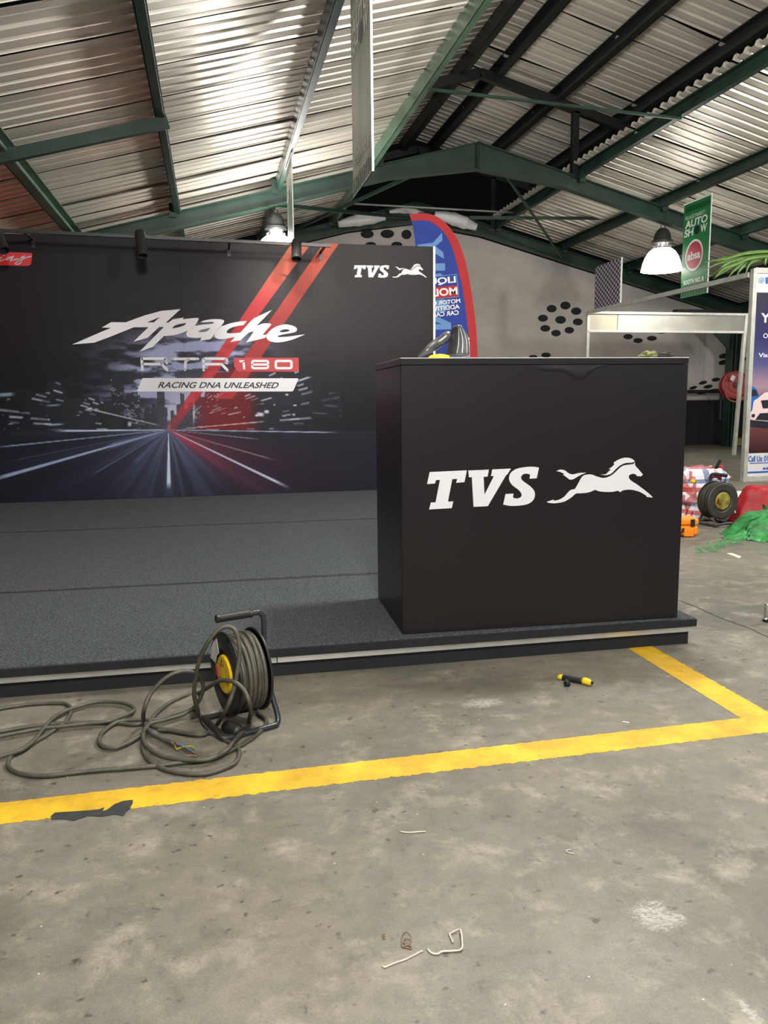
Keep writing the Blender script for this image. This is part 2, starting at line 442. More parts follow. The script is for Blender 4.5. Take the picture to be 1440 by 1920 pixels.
def frame(y, xl, xr, flange=.13):
    """rafters of one frame with a haunched apex"""
    for s, xe in ((-1, xl), (1, xr)):
        mb = MB(); D = .20; hx = AX+s*1.25
        web = [(AX, zr(AX)), (xe, zr(xe)), (xe, zr(xe)-D), (hx, zr(hx)-D), (AX, AZ-.35)]
        mb.prism([(px_, y-.012, pz) for px_, pz in web], (0, .024, 0))
        for a, b in (((AX, AZ), (xe, zr(xe))), ((xe, zr(xe)-D), (hx, zr(hx)-D)), ((hx, zr(hx)-D), (AX, AZ-.35))):
            mb.bar((a[0], y, a[1]), (b[0], y, b[1]), flange, .016)
        mb.box((AX+s*.012, y, AZ-.175), (.016, flange, .36))
        for xp in (2.21, .95, -.37, -1.68) if s < 0 else (5.28, 6.6, 7.95):        # cleats that carry the purlins
            mb.box((xp+.02*s, y-.07, zr(xp)+.02), (.09, .03, .17))
        struct(mb, 'roof_beam', M['green'])
FY, EY = 11.02, 14.42
frame(FY, -5.0, 11.6); frame(EY, -5.0, 11.6)
for y in (FY, EY):                                                                  # the small frame under the ventilator roof
    for s in (-1, 1):
        mb = MB(); x = UX+s*2.25
        mb.bar((UX, y, UZ-.06), (x, y, zu(x)-.06), .09, .12); struct(mb, 'roof_beam', M['dark_steel'])
        mb = MB(); xp = UX+s*1.42
        mb.bar((xp, y, zr(xp)-.02), (xp, y, zu(xp)-.1), .09, .09, up=(0, 1, 0)); struct(mb, 'roof_post', M['dark_steel'])
def rod(a, b, r, material='rod', square=False):
    mb = MB()
    if square: mb.bar(a, b, r*2, r*2)
    else: mb.tube([a, b], r, 8)
    return struct(mb, 'roof_tie', M[material])
rod((2.25, 8.15, zr(2.25)-.03), (5.26, 8.45, zr(5.26)-.03), .013, 'green', True)
rod(at(785, 323, 1, FY), at(553, 430, 1, EY-.1), .022, 'green', True)
rod(at(944, 322, 1, FY), at(1056, 486, 1, EY-.1), .016, 'green', True)
rod(at(880, 408, 1, 12.7), at(1228, 410, 1, 12.7), .022, 'green', True)
rod(at(660, 382, 1, 13.6), at(985, 400, 1, 13.6), .012, 'rod', True)
rod(at(520, 384, 1, FY), at(770, 409, 1, EY-.15), .024, 'green', True)
mb = MB(); p, q = (-1.72, 7.43, zr(-1.72)-.06), (-.27, 7.43, zr(-.27)-.06)
mb.bar(p, q, .06, .10); struct(mb, 'roof_beam', M['green'])

# ------------------------------------------------------------------ the hall: end wall
WY = 14.55
mb = MB()
edge = [(-5, .0), (14, .0), (14, zr(14)-.2), (5.0, zr(5.0)-.22), (AX, AZ-.36), (2.5, zr(2.5)-.22), (-5, zr(-5)-.2)]
mb.prism([(x, WY, z) for x, z in edge], (0, .08, 0))
wall = struct(mb, 'wall_back', M['white_cloth'])
dots = [(463, 573, 25, 19), (397, 588, 24, 18), (515, 600, 25, 18), (355, 634, 24, 17), (440, 642, 26, 19), (523, 652, 24, 17), (366, 683, 24, 16),
        (482, 692, 23, 16), (418, 706, 23, 16), (308, 820, 20, 9), (370, 812, 23, 12), (757, 688, 22, 10), (842, 692, 26, 13), (926, 697, 25, 12), (765, 723, 23, 13), (880, 731, 24, 12), (813, 742, 23, 12)]
dots = [(880+x/2.571, 350+y/2.571, a/2.571, b/2.571, 0) for x, y, a, b in dots]
dots += [(1270+x/7.38, 600+y/7.38, a/7.38, b/7.38, k) for x, y, a, b, k in ((640, 498, 66, 34, -.15), (640, 585, 70, 34, -.2), (850, 465, 66, 34, -.15), (900, 545, 70, 30, -.15), (220, 938, 56, 22, -.22), (355, 868, 58, 24, -.2),
         (425, 922, 64, 26, -.15), (532, 825, 58, 27, -.12), (625, 845, 44, 22, -.15), (620, 908, 50, 22, -.1), (340, 1010, 70, 18, -.1), (510, 972, 70, 20, -.12))]
dots += [(620+x/4.235, 370+y/4.235, a/4.235, b/4.235, 0) for x, y, a, b in ((290, 292, 52, 33), (450, 290, 54, 34), (602, 295, 40, 38), (318, 378, 44, 24), (525, 378, 44, 26))]
mb = MB()
for x, y, a, b, k in dots:
    ring = [at(x+a*math.cos(t)+0, y+b*math.sin(t)+k*a*math.cos(t), 1, WY-.004) for t in [i*2*math.pi/26 for i in range(26)]]
    mb.add(ring, [tuple(range(26))])
o = mb.build('wall_pattern', mat('black print on tarpaulin', (.006, .006, .008), .8)); o['kind'] = 'structure'
mb = MB(); mb.box((6, WY-.16, .45), (18, .05, .90)); struct(mb, 'wall_skirt', M['black_matte'])
mb = MB(); mb.box((12.2, 13.95, .075), (4.0, .30, .15), bev=.015); struct(mb, 'floor_kerb', mat('kerb concrete', (.23, .20, .15), .85, 0, .25, 4))
mb = MB(); mb.box((10.08, 13.95, .075), (.24, .30, .152), bev=.015); struct(mb, 'floor_kerb', mat('faded yellow kerb paint', (.20, .17, .04), .8, 0, .3, 6))
# handrail in front of the end wall
mb = MB(); z = at(1320, 734, 1, WY-.3).z
mb.tube([(9.2, WY-.3, z), (11.2, WY-.3, z)], .035, 10)
xx = at(1352, 744, 1, WY-.3).x
mb.tube([(xx, WY-.3, z), (xx, WY-.3, .5)], .03, 10); struct(mb, 'trim_1', M['dark_steel'])
# columns of the end frame
p = at(1373, 700, 1, 13.75)
CT = 2.34
mb = MB(); mb.box((10.3, 13.75, CT+.13), (3.4, .16, .26)); struct(mb, 'roof_beam', M['dark_steel'])
mb = MB(); mb.box((p.x, 13.75, CT/2), (.03, .16, CT)); mb.box((p.x-.09, 13.75, CT/2), (.015, .20, CT)); mb.box((p.x+.09, 13.75, CT/2), (.015, .20, CT))
mb.prism([(p.x-.1, 13.72, 1.85), (p.x-.1, 13.72, CT), (p.x-.6, 13.72, CT), (p.x-.55, 13.72, CT-.08)], (0, .05, 0))
struct(mb, 'pillar', M['green'])
HOSE = p

# rolled white tarpaulin tied up on the end frame
def roll(name, pts, r, label):
    mb = MB(); P = smooth3(pts, 8); mb.tube(P, [r*(.55+.45*min(1, 3*min(i, len(P)-1-i)/len(P)))*(1+.18*mnoise.noise((i*.35, r, 2))) for i in range(len(P))], 10)
    o = mb.build(name, M['white'], None, 'all', loc=Vector(pts[0])); return tag(o, label, 'tarpaulin', 'rolled tarpaulins along the gable')
roll('rolled_tarpaulin', [at(634, 421, 1, 14.2), at(665, 414, 1, 14.2), at(700, 409, 1, 14.2), at(722, 407, 1, 14.2)], .10, 'rolled white tarpaulin on the gable beam, the one left of the blue flag')
roll('rolled_tarpaulin', [at(815, 402, 1, 14.2), at(845, 409, 1, 14.2), at(872, 418, 1, 14.2), at(893, 426, 1, 14.2)], .11, 'rolled white tarpaulin on the gable beam, right of the blue flag')
roll('rolled_tarpaulin', [at(730, 397, 1, 14.3), at(752, 395, 1, 14.3), at(778, 397, 1, 14.3), at(795, 401, 1, 14.3)], .05, 'thin white tarpaulin roll at the gable apex above the blue flag')
# ------------------------------------------------------------------ stage
SZ = .112
SA, SB = Vector((-4.2, 2.829, 0)), Vector((1.866, 2.762, 0)); SBK = 7.72
def front_y(x): return SA.y+(SB.y-SA.y)*(x-SA.x)/(SB.x-SA.x)
stage = thing('stage', ((SA.x+SB.x)/2, 5.2, 0), 'low dark stage with grey carpet and a silver front strip', 'stage')
mb = MB(); mb.prism([(SA.x, SA.y+.012, 0), (SB.x-.012, SB.y+.012, 0), (SB.x-.012, SBK, 0), (SA.x, SBK, 0)], (0, 0, .075)); mb.build('riser', M['riser'], stage)
def strip(x0, x1, z0, z1, out, name, material):
    mb = MB()
    mb.prism([(x0, front_y(x0)-out, z0), (x1, front_y(x1)-out, z0), (x1, front_y(x1)+.02, z0), (x0, front_y(x0)+.02, z0)], (0, 0, z1-z0)); return mb.build(name, material, stage)
xj = at(519, 1222, 1, 2.78).x
strip(SA.x, xj-.002, .056, .079, .004, 'trim_strip', M['alu']); strip(xj+.002, SB.x+.004, .056, .079, .004, 'trim_strip', M['alu'])
mb = MB(); mb.prism([(SB.x-.02, SB.y, .056), (SB.x+.004, SB.y, .056), (SB.x+.004, SBK, .056), (SB.x-.02, SBK, .056)], (0, 0, .023)); mb.build('trim_strip', M['alu'], stage)
def carpet(y0l, y0r, y1l, y1r, front=False):
    """one roll of carpet; the front one is turned down over the edge"""
    mb = MB(); n = 60; vs = []; rows = 7 if front else 4
    for i in range(n+1):
        t = i/n; x = SA.x+(SB.x+.006-SA.x)*t; a = y0l+(y0r-y0l)*t; b = y1l+(y1r-y1l)*t
        w = .003*mnoise.noise((x*2.3, a, 1))
        if front: prof = [(a-.008+w, .081), (a-.012+w, .092), (a-.008+w, SZ-.006), (a+.008+w, SZ), (a+.3, SZ), (b-.006, SZ), (b, SZ-.008)]
        else: prof = [(a, SZ-.008), (a+.006, SZ), (b-.006, SZ), (b, SZ-.008)]
        vs += [(x, y, z) for y, z in prof]
    mb.add(vs, [(i*rows+j, (i+1)*rows+j, (i+1)*rows+j+1, i*rows+j+1) for i in range(n) for j in range(rows-1)])
    k = n*rows; mb.add([vs[k+j] for j in range(rows)]+[(SB.x+.006, vs[k][1], .08), (SB.x+.006, vs[k+rows-1][1], .08)], [tuple(list(range(rows))+[rows+1, rows])])
    return mb.build('carpet', M['carpet'], stage)
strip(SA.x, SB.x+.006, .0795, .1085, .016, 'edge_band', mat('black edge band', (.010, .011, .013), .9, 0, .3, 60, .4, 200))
s1l, s1r, s2l, s2r = 3.99, 3.845, 5.88, 5.685
carpet(SA.y, SB.y, s1l, s1r, True); carpet(s1l+.042, s1r+.042, s2l, s2r); carpet(s2l+.05, s2r+.05, SBK, SBK)
mb = MB(); mb.prism([(SA.x, SA.y+.03, .075), (SB.x-.02, SB.y+.03, .075), (SB.x-.02, SBK, .075), (SA.x, SBK, .075)], (0, 0, SZ-.003-.075)); mb.build('deck', mat('dark joint tape', lin(34, 28, 30), .8), stage)

# ------------------------------------------------------------------ the logo, traced once on the counter face and reused on the backdrop
KA, KB = Vector((.673, 2.821, 0)), Vector((1.803, 2.775, 0))
KU = (KB-KA).normalized(); KN = Vector((KU.y, -KU.x, 0)); KW = (KB-KA).length; KD = .566     # KN points to the viewer
KZ0, KZ1 = SZ, 1.145
LOGO = dict(
 T=[(78,138,1),(292,128,1),(278,196,1),(230,200,1),(236,177,1),(208,179,1),(183,308,1),(214,306,1),(205,345,1),(75,353,1),(85,313,1),(112,312,1),(137,183,1),(115,184,1),(108,204,1),(63,207,1)],
 V=[(300,129,1),(418,124,1),(411,164,1),(388,166,1),(393,268,1),(447,161,1),(430,161,1),(437,123,1),(545,118,1),(524,152,1),(518,154,1),(412,334,1),(330,338,1),(320,167,1),(303,168,1)],
 S=[(706,113,1),(693,174,1),(652,176,1),(655,152,1),(630,147),(610,155),(603,172),(615,190),(650,215),(676,242),(683,270),(672,300),(640,322),(590,331),(540,332),(500,325,1),(514,264,1),(560,262,1),(556,285,1),(580,290),(602,281),(605,262),(588,240),(555,215),(537,190),(535,163),(548,138),(582,118),(640,108),(680,108)],
 tail=[(806,132,1),(830,124),(855,129),(875,144),(900,151),(938,143),(978,142,1),(945,155),(925,166),(905,178),(883,181),(862,166),(843,152,1),(853,150,1),(830,138)],
 body=[(985,152),(1010,153),(1040,164),(1075,172),(1105,165),(1135,147),(1165,118),(1190,101),(1225,95),(1250,91,1),(1257,80,1),(1260,102),(1280,125),(1303,152,1),(1292,163,1),(1268,161,1),(1262,152),(1245,148),(1226,155),(1222,170),(1236,188),(1270,210),(1310,240),(1345,268),(1360,285,1),(1325,281,1),(1320,272,1),(1280,250),(1230,239),(1190,243),(1172,254,1),(1160,245,1),(1120,252),(1060,250),(1028,240,1),(990,255),(945,260),(918,262),(890,285),(850,308),(800,317),(765,315),(750,309,1),(790,296,1),(792,303,1),(820,297),(850,280),(872,255),(890,240),(912,234),(930,205),(948,172),(962,158)],
 mane=[(1058,152,1),(1088,150),(1104,136),(1120,122,1),(1106,120,1),(1125,108),(1140,92,1),(1133,85,1),(1160,68),(1195,56),(1230,58),(1250,70),(1256,77,1),(1240,84),(1205,86),(1175,98),(1148,120),(1123,145),(1092,156)])
LP = {}
for k, pts in LOGO.items():
    sm = smooth(tr(pts, 780, 840, 3.064), 4)
    uv = []
    for p in sm:
        q = on(p[0], p[1], KA, KN)-KA; uv.append((q.dot(KU), q.z))
    LP[k] = fill(uv)
LX = [p[0] for k in LP for p in LP[k][0]]; LZ = [p[1] for k in 'TVS' for p in LP[k][0]]
LX0, LX1, LZ0 = min(LX), max(LX), min(LZ)

# ------------------------------------------------------------------ counter
counter = thing('display_counter', tuple((KA+KB)/2-KN*KD/2+Vector((0, 0, SZ))), 'large black box counter with a white logo on the stage corner', 'counter')
KM = Matrix((KU, -KN, Vector((0, 0, 1)))).transposed()
kc = (KA+KB)/2-KN*KD/2
mb = MB(); mb.box(kc+Vector((0, 0, (KZ0+KZ1-.0262)/2)), (KW, KD, KZ1-.0262-KZ0), KM, .002); mb.build('body', M['vinyl'], counter)
mb = MB(); mb.box(kc+Vector((0, 0, KZ1-.0135)), (KW+.0006, KD+.0006, .0225), KM, .0006); mb.build('top_board', M['vinyl'], counter)
mb = MB(); mb.box(kc+Vector((0, 0, KZ1-.0012)), (KW+.001, KD+.001, .0026), KM); mb.build('top_edge', M['vinyl_edge'], counter)['label'] = 'thin pale edge of the counter top'
kmap = lambda u, z: KA+KU*u+Vector((0, 0, z))+KN*.0012
printed('lettering', [LP[k] for k in 'TVS'], kmap, M['logo'], counter, 'white slab letters')
printed('horse_emblem', [LP[k] for k in ('tail', 'body', 'mane')], kmap, M['logo'], counter, 'white galloping horse')
# loose wrinkle of vinyl below the top
mb = MB(); nx, nz = 24, 10; vs = []
x0 = (on(1000, 690, KA, KN)-KA).dot(KU); x1 = (on(1140, 690, KA, KN)-KA).dot(KU); zt = KZ1-.027
for i in range(nx+1):
    t = i/nx; dpt = .055*math.exp(-((t-.62)/.19)**2)+.022*math.exp(-((t-.2)/.25)**2)+.002
    for j in range(nz+1):
        s = j/nz
        vs.append(KA+KU*(x0+(x1-x0)*t)+Vector((0, 0, zt-dpt*s))+KN*(.0006+.0018*math.sin(math.pi*s**1.5)*math.sin(math.pi*t)))
mb.add(vs, [(i*(nz+1)+j, i*(nz+1)+j+1, (i+1)*(nz+1)+j+1, (i+1)*(nz+1)+j) for i in range(nx) for j in range(nz)])
mb.build('loose_wrinkle', M['vinyl'], counter, 'all')

# ------------------------------------------------------------------ backdrop
BY = 7.55
bmap = lambda layer: (lambda x, y: at(x, y, 1, BY-.0006*layer))
BX0, BX1, BZ0, BZ1 = -2.7, at(811.5, 462, 1, BY).x, SZ+.004, 2.432
backdrop = thing('stage_backdrop', (-.3, BY, SZ), 'dark printed backdrop wall with night road picture standing on the stage', 'backdrop')

def vnoise(x, y, seed, octaves=4):
    rs = np.random.RandomState(seed); out = 0; amp = 1; tot = 0
    for o in range(octaves):
        g = rs.rand(64, 64); f = 2**o
        xi = np.floor(x*f).astype(int); yi = np.floor(y*f).astype(int); tx = x*f-xi; ty = y*f-yi
        tx = tx*tx*(3-2*tx); ty = ty*ty*(3-2*ty)
        a = g[yi % 64, xi % 64]; b = g[yi % 64, (xi+1) % 64]; c = g[(yi+1) % 64, xi % 64]; d = g[(yi+1) % 64, (xi+1) % 64]
        out = out+amp*((a*(1-tx)+b*tx)*(1-ty)+(c*(1-tx)+d*tx)*ty); tot += amp; amp *= .5
    return out/tot
def sstep(a, b, x):
    t = np.clip((x-a)/(b-a), 0, 1); return t*t*(3-2*t)
def artwork(x, y):
    """the printed picture: night city, road and red stripes (display colours 0..1)"""
    S = x.shape
    def c(r, g, b): return np.array([r, g, b], float)/255
    def lay(img, k, col): return img*(1-k[..., None])+col*k[..., None]
    hz = 806.0; vx = 316.0
    img = np.ones(S+(3,))*c(14, 13, 18)
    img = lay(img, sstep(250, 520, x)*(1-sstep(600, 800, y))*.9, c(40, 36, 38))  # lighter, browner upper right: lamp light painted into the print
    img = lay(img, sstep(640, 900, y)*.9, c(11, 11, 22))
    # cloudy sky glow behind the title
    n = vnoise((x-y*.25)/46, y/13, 3, 5)
    glow = np.exp(-(((x-340)/122)**2+((y-718)/82)**2))+.35*np.exp(-(((x-405)/70)**2+((y-650)/34)**2))
    img = lay(img, np.clip(glow*(.28+1.5*sstep(.38, .62, n)), 0, .96), c(142, 148, 184))
    glow2 = np.exp(-(((x-345)/60)**2+((y-770)/45)**2)); img = lay(img, np.clip(glow2*(.3+1.1*n), 0, .9), c(160, 158, 178))
    # red stripes
    def band(xl0, xr0, ya, xl1, xr1, yb, ytop, ybot):
        t = (y-ya)/(yb-ya); l = xl0+(xl1-xl0)*t; r = xr0+(xr1-xr0)*t
        return sstep(-.6, .6, x-l)*sstep(-.6, .6, r-x)*(y > ytop)*(y < ybot)
    st1 = band(541, 577, 465, 314, 333, 800, 430, 806); st2 = band(604, 633, 460, 405, 438, 745, 430, 748)
    fade = 1-.45*sstep(740, 800, y)
    # buildings
    rs = np.random.RandomState(11); hgt = np.zeros(S)
    sky = []
    for x0, x1, h in ((0, 12, 88), (12, 26, 70), (26, 60, 78), (60, 88, 70), (88, 116, 92), (116, 126, 78), (126, 160, 60), (160, 186, 64), (186, 210, 55), (208, 232, 98), (213, 224, 104), (236, 262, 66), (246, 258, 71), (262, 281, 44),
                      (282, 295, 42), (285, 293, 48), (294, 309, 72), (297, 306, 78), (309, 314, 42), (296, 298, 82), (320, 326, 36), (326, 332, 28), (331, 338, 48), (338, 346, 68), (346, 356, 40), (352, 362, 52), (365, 377, 70), (377, 386, 62), (384, 398, 92), (398, 430, 108), (430, 452, 118), (452, 520, 108), (520, 560, 126), (560, 600, 100), (600, 640, 70)):
        sky.append((x0, x1, h)); hgt = np.where((x >= x0) & (x < x1), np.maximum(hgt, h), hgt)
    hgt = hgt+4*(vnoise(x/5, x*0+2.5, 5, 2)-.5)
    dist = np.abs(x-vx)/320
    inb = (y > hz-hgt)*(y < hz)*1.0
    edge = np.where(np.abs(x-vx) > 190, .8-.6*sstep(190, 330, np.abs(x-vx)), 1)
    tone = 30+28*np.exp(-(np.abs(x-330)/70)**2)+8*vnoise(x/9, y/40, 6, 2)
    bcol = np.stack([tone/255*.92, tone/255*.92, tone/255*1.12], -1)
    k = inb*edge*.93; img = img*(1-k[..., None])+bcol*k[..., None]
    redz = inb*sstep(352, 400, x+(806-y)*.1)*(1-sstep(455, 495, x))
    img = lay(img, redz*.62, c(126, 16, 22))
    # stripes over the picture, their tops paler with lamp light painted in
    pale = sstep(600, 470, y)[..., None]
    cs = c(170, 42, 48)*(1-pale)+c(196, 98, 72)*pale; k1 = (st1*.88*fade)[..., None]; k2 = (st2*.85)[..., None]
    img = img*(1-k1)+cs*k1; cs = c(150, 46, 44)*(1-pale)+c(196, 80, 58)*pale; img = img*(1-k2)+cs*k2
    # lit windows, drawn out sideways away from the vanishing point
    sl = (hz-y)/(np.abs(x-vx)+24)*30; row = np.floor(sl); col = np.floor(np.log(np.abs(x-vx)+14)*13+row*.37)+np.where(x > vx, 500, 0)
    h = np.modf(np.abs(np.sin(row*12.9898+col*78.233)*43758.5453))[0]
    clump = vnoise(x/26, y/22, 9, 3)
    win = (h > .62)*(clump > .53)*sstep(.0, .2, np.modf(np.abs(sl))[0])*sstep(.62, .40, np.modf(np.abs(sl))[0])*inb
    img = lay(img, win*(.25+.6*np.modf(h*97)[0])*np.where(np.abs(x-vx) < 45, .25, 1)*(1-.7*sstep(560, 640, x)), c(176, 182, 200))
    for bx, by, bw, bh, bc in ((488, 777, 12, 6, (205, 205, 225)), (500, 772, 8, 5, (205, 205, 225)), (481, 779, 5, 3, (200, 200, 222)), (538, 740, 5, 2.5, (220, 220, 225)), (553, 760, 6, 2, (200, 200, 210)), (549, 812, 22, 4, (150, 170, 210)), (545, 821, 26, 2, (140, 160, 200)),
                               (60, 812, 62, 5, (150, 172, 192)), (104, 810, 28, 8, (140, 160, 190)), (106, 817, 28, 3, (150, 170, 200)), (100, 760, 24, 3, (120, 130, 150)), (10, 740, 28, 6, (130, 150, 165)), (104, 796, 26, 3, (150, 165, 185)), (20, 795, 10, 2, (120, 140, 150)), (168, 766, 9, 3, (200, 200, 205)), (243, 795, 6, 7, (190, 190, 195)), (620, 761, 24, 3, (70, 72, 80)), (600, 775, 28, 2, (80, 82, 90))):
        d = sstep(1.6, .4, np.abs(x-bx)/(bw/2+.1))*sstep(1.7, .5, np.abs(y+ (x-bx)*.06*np.sign(bx-vx)*-1-by)/(bh/2+.1)); img = lay(img, d*.8, c(*bc))
    # road
    road = (y >= hz)*1.0; base = c(20, 20, 33)
    img = lay(img, road*.93, base)
    ang = np.arctan2(x-vx, np.maximum(y-hz, .01)); rad = np.hypot(x-vx, y-hz)
    n2 = vnoise(ang*9+30, rad/220, 14, 4)
    img = lay(img, road*np.exp(-rad/85)*(.2+.9*n2)*.85, c(126, 132, 165))
    img = lay(img, road*np.exp(-rad/150)*sstep(.46, .70, n2)*.32, c(80, 88, 120))
    img = lay(img, road*np.exp(-((ang-1.02)/.17)**2)*np.exp(-rad/95)*.85, c(196, 40, 62))
    img = lay(img, road*np.exp(-((ang-1.30)/.14)**2)*np.exp(-rad/120)*.8, c(110, 14, 26))
    def ray_line(x1, y1, w0, w1, col, a, x0=vx, y0=hz, ease=1.0):
        dx, dy = x1-x0, y1-y0; L = math.hypot(dx, dy); t = ((x-x0)*dx+(y-y0)*dy)/L/L; d = np.abs((x-x0)*dy-(y-y0)*dx)/L
        w = w0+(w1-w0)*np.clip(t, 0, 1)
        return sstep(1.0, .45, d/np.maximum(w, .3))*(t > 0)*(t < 1)*a*np.minimum(1, (1-t)*8)*np.minimum(1, t*14), np.array(col)/255
    for l in ((-30, 904, .7, 5.0, (150, 166, 196), .85), (-20, 840, .6, 2.0, (150, 165, 190), .7), (545, 916, .5, 3.6, (176, 184, 206), .9), (316.5, 918, .5, 5.5, (196, 204, 222), .85), (170, 892, .5, 2.0, (90, 100, 130), .6),
              (520, 864, .5, 1.6, (150, 140, 150), .65), (640, 811, .9, 1.8, (170, 170, 190), .75), (100, 808, .9, 2.4, (190, 198, 214), .85), (0, 868, .5, 1.4, (80, 84, 100), .5), (490, 824, .5, 1.3, (170, 150, 155), .6), (200, 838, .6, 7, (110, 120, 156), .55), (250, 870, .5, 7, (70, 80, 116), .5), (370, 880, .5, 8, (60, 60, 84), .5)):
        k, col_ = ray_line(*l); img = lay(img, k*(y >= hz-4), col_)
    k, col_ = ray_line(160, 765, .8, 1.6, (190, 192, 200), .8, 300, 798); img = lay(img, k, col_)
    k, col_ = ray_line(500, 790, .8, 1.6, (200, 170, 170), .75, 340, 804); img = lay(img, k, col_)
    img = img*(1+.07*(vnoise(x/1.7, y/1.7, 21, 1)-.5))[..., None]
    # scuffs at the top of the wall
    for bx, by, r in ((497, 463, 7), (545, 520, 9), (604, 533, 4), (535, 517, 8)):
        img = img*(1-.4*np.exp(-(((x-bx)/r)**2+((y-by-.3*(x-bx))/2.2)**2)))[..., None]
    return np.clip(img, 0, 1)
def art_material():
    m = bpy.data.materials.new('printed vinyl picture'); m.use_nodes = True; nt = m.node_tree; b = nt.nodes['Principled BSDF']
    a = nt.nodes.new('ShaderNodeAttribute'); a.attribute_name = 'print'; nt.links.new(a.outputs['Color'], b.inputs['Base Color'])
    b.inputs['Roughness'].default_value = .5; b.inputs['Specular IOR Level'].default_value = .22
    return m
ART = art_material(); ART_GAIN = 1.2
cr, cu_, cf = (np.array(v) for v in (CR, CU, CF))
def panel(x0, x1, label):
    step = .0062; nx = int((x1-x0)/step)+1; nz = int((BZ1-BZ0)/step)+1
    X, Z = np.meshgrid(np.linspace(x0, x1, nx), np.linspace(BZ0, BZ1, nz))
    P = np.stack([X, np.full_like(X, BY), Z-EYE], -1); d = P@cf
    px_, py_ = P@cr/d*F+720, -(P@cu_)/d*F+960
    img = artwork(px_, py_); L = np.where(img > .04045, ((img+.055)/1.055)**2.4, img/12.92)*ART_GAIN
    base = backdrop.location
    co = np.stack([X-base.x, np.zeros_like(X), Z-base.z], -1).reshape(-1, 3)
    i = np.arange(nx-1)[None, :]+np.arange(nz-1)[:, None]*nx
    quads = np.stack([i, i+1, i+1+nx, i+nx], -1).reshape(-1, 4)
    # board behind the print
    k = len(co); th = .022
    ex = np.array([[x0-base.x, 0, BZ0-base.z], [x1-base.x, 0, BZ0-base.z], [x1-base.x, 0, BZ1-base.z], [x0-base.x, 0, BZ1-base.z]])
    ex = np.concatenate([ex, ex+[0, th, 0]]); co = np.concatenate([co, ex])
    q2 = np.array([[0, 4, 5, 1], [1, 5, 6, 2], [2, 6, 7, 3], [3, 7, 4, 0], [5, 4, 7, 6]])+k
    quads = np.concatenate([quads, q2]); me = bpy.data.meshes.new('panel')
    me.vertices.add(len(co)); me.vertices.foreach_set('co', co.ravel())
    me.loops.add(quads.size); me.loops.foreach_set('vertex_index', quads.ravel().astype(np.int32))
    me.polygons.add(len(quads)); me.polygons.foreach_set('loop_start', np.arange(0, quads.size, 4, dtype=np.int32))
    me.update(calc_edges=True); me.validate()
    at_ = me.color_attributes.new('print', 'FLOAT_COLOR', 'POINT')
    col = np.ones((len(co), 4)); col[:k, :3] = L.reshape(-1, 3); col[k:, :3] = .03
    at_.data.foreach_set('color', col.ravel().astype(np.float32))
    me.materials.append(ART); o = bpy.data.objects.new('panel', me); C.objects.link(o); o.parent = backdrop; o['label'] = label
    return o
xs1, xs2 = at(347, 700, 1, BY).x, at(588, 700, 1, BY).x
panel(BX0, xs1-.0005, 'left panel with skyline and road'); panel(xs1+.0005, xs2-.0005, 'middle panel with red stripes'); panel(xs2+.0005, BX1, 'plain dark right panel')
mb = MB(); mb.box(((BX0+BX1)/2, BY+.028, (BZ0+BZ1)/2), (BX1-BX0, .012, BZ1-BZ0-.01)); mb.build('backing', M['black_matte'], backdrop)
mb = MB(); mb.box((BX1+.011, BY+.006, (BZ0+BZ1)/2), (.02, .036, BZ1-BZ0)); mb.build('end_cap', mat('bright white edge', (.92, .92, .90), .5), backdrop)['label'] = 'white end edge of the backdrop'

# lettering
A6 = lambda p: tr(p, 130, 570, 6)
s = lambda p: smooth(A6(p), 4)
def cnr(*p): return [(x, y, 1) for x, y in p]
B = lambda pts: [(p[0]+1260,)+tuple(p[1:]) for p in pts]
script = [
 fill(A6(cnr((32,455),(180,392),(360,313),(470,268),(365,265),(470,204),(636,206),(750,163),(850,128),(1030,78),(1252,57),(1085,210),(1040,258),(1010,258),(880,380),(722,424),(890,260),(725,262),(600,312),(450,372),(280,435))), A6(cnr((872,207),(1025,145),(950,207)))),
 fill(s([(1115,210,1),(1165,172,1),(1255,158),(1288,150,1),(1272,172,1),(1380,160),(1440,157),(1455,167),(1440,200),(1412,247,1),(1380,275),(1330,300),(1240,335),(1150,355),(1065,360,1),(935,485,1),(788,537,1),(1065,258,1),(1040,258,1),(1085,210,1)]), s([(1155,275,1),(1175,250),(1225,228),(1318,212,1),(1290,242),(1215,265)])),
 fill(s(B([(215,207,1),(250,187),(340,171),(440,172),(480,186),(472,215),(445,248,1),(400,290),(372,340,1),(330,395,1),(208,415,1),(232,375,1),(150,380),(80,372),(57,345),(62,315),(100,278),(150,246,1),(240,232),(345,221),(368,211),(345,203),(290,205)])), s(B([(185,315,1),(225,290),(330,268,1),(292,305),(240,317)]))),
 fill(s(B([(738,190,1),(640,200),(560,215),(490,238),(445,255),(395,300),(374,345),(385,378),(430,396),(500,390),(600,372,1),(668,320,1),(600,328),(530,329),(509,315),(520,295),(560,268),(640,246),(700,237,1)]))),
 fill(s(B([(1018,67,1),(940,103),(830,155),(785,190),(725,255),(665,320),(600,373,1),(552,428,1),(668,408,1),(700,375),(760,322,1),(815,306,1),(780,360),(730,432,1),(850,404),(940,382,1),(962,345,1),(915,350,1),(960,290),(1010,233),(980,218),(920,220),(845,245,1),(930,160)]))),
 fill(s(B([(960,385),(952,360),(975,325),(1030,275),(1090,246),(1160,230),(1230,238),(1285,260),(1301,285),(1288,310),(1240,325),(1150,341),(1095,355),(1086,366),(1115,372),(1220,365),(1310,352),(1392,342,1),(1330,368),(1250,400),(1150,425),(1060,432),(990,415)])), s(B([(1100,315,1),(1130,292),(1180,283),(1220,295),(1200,309),(1150,318)])))]
printed('script_lettering', script, bmap(3), M['logo'], backdrop, 'large white script title')
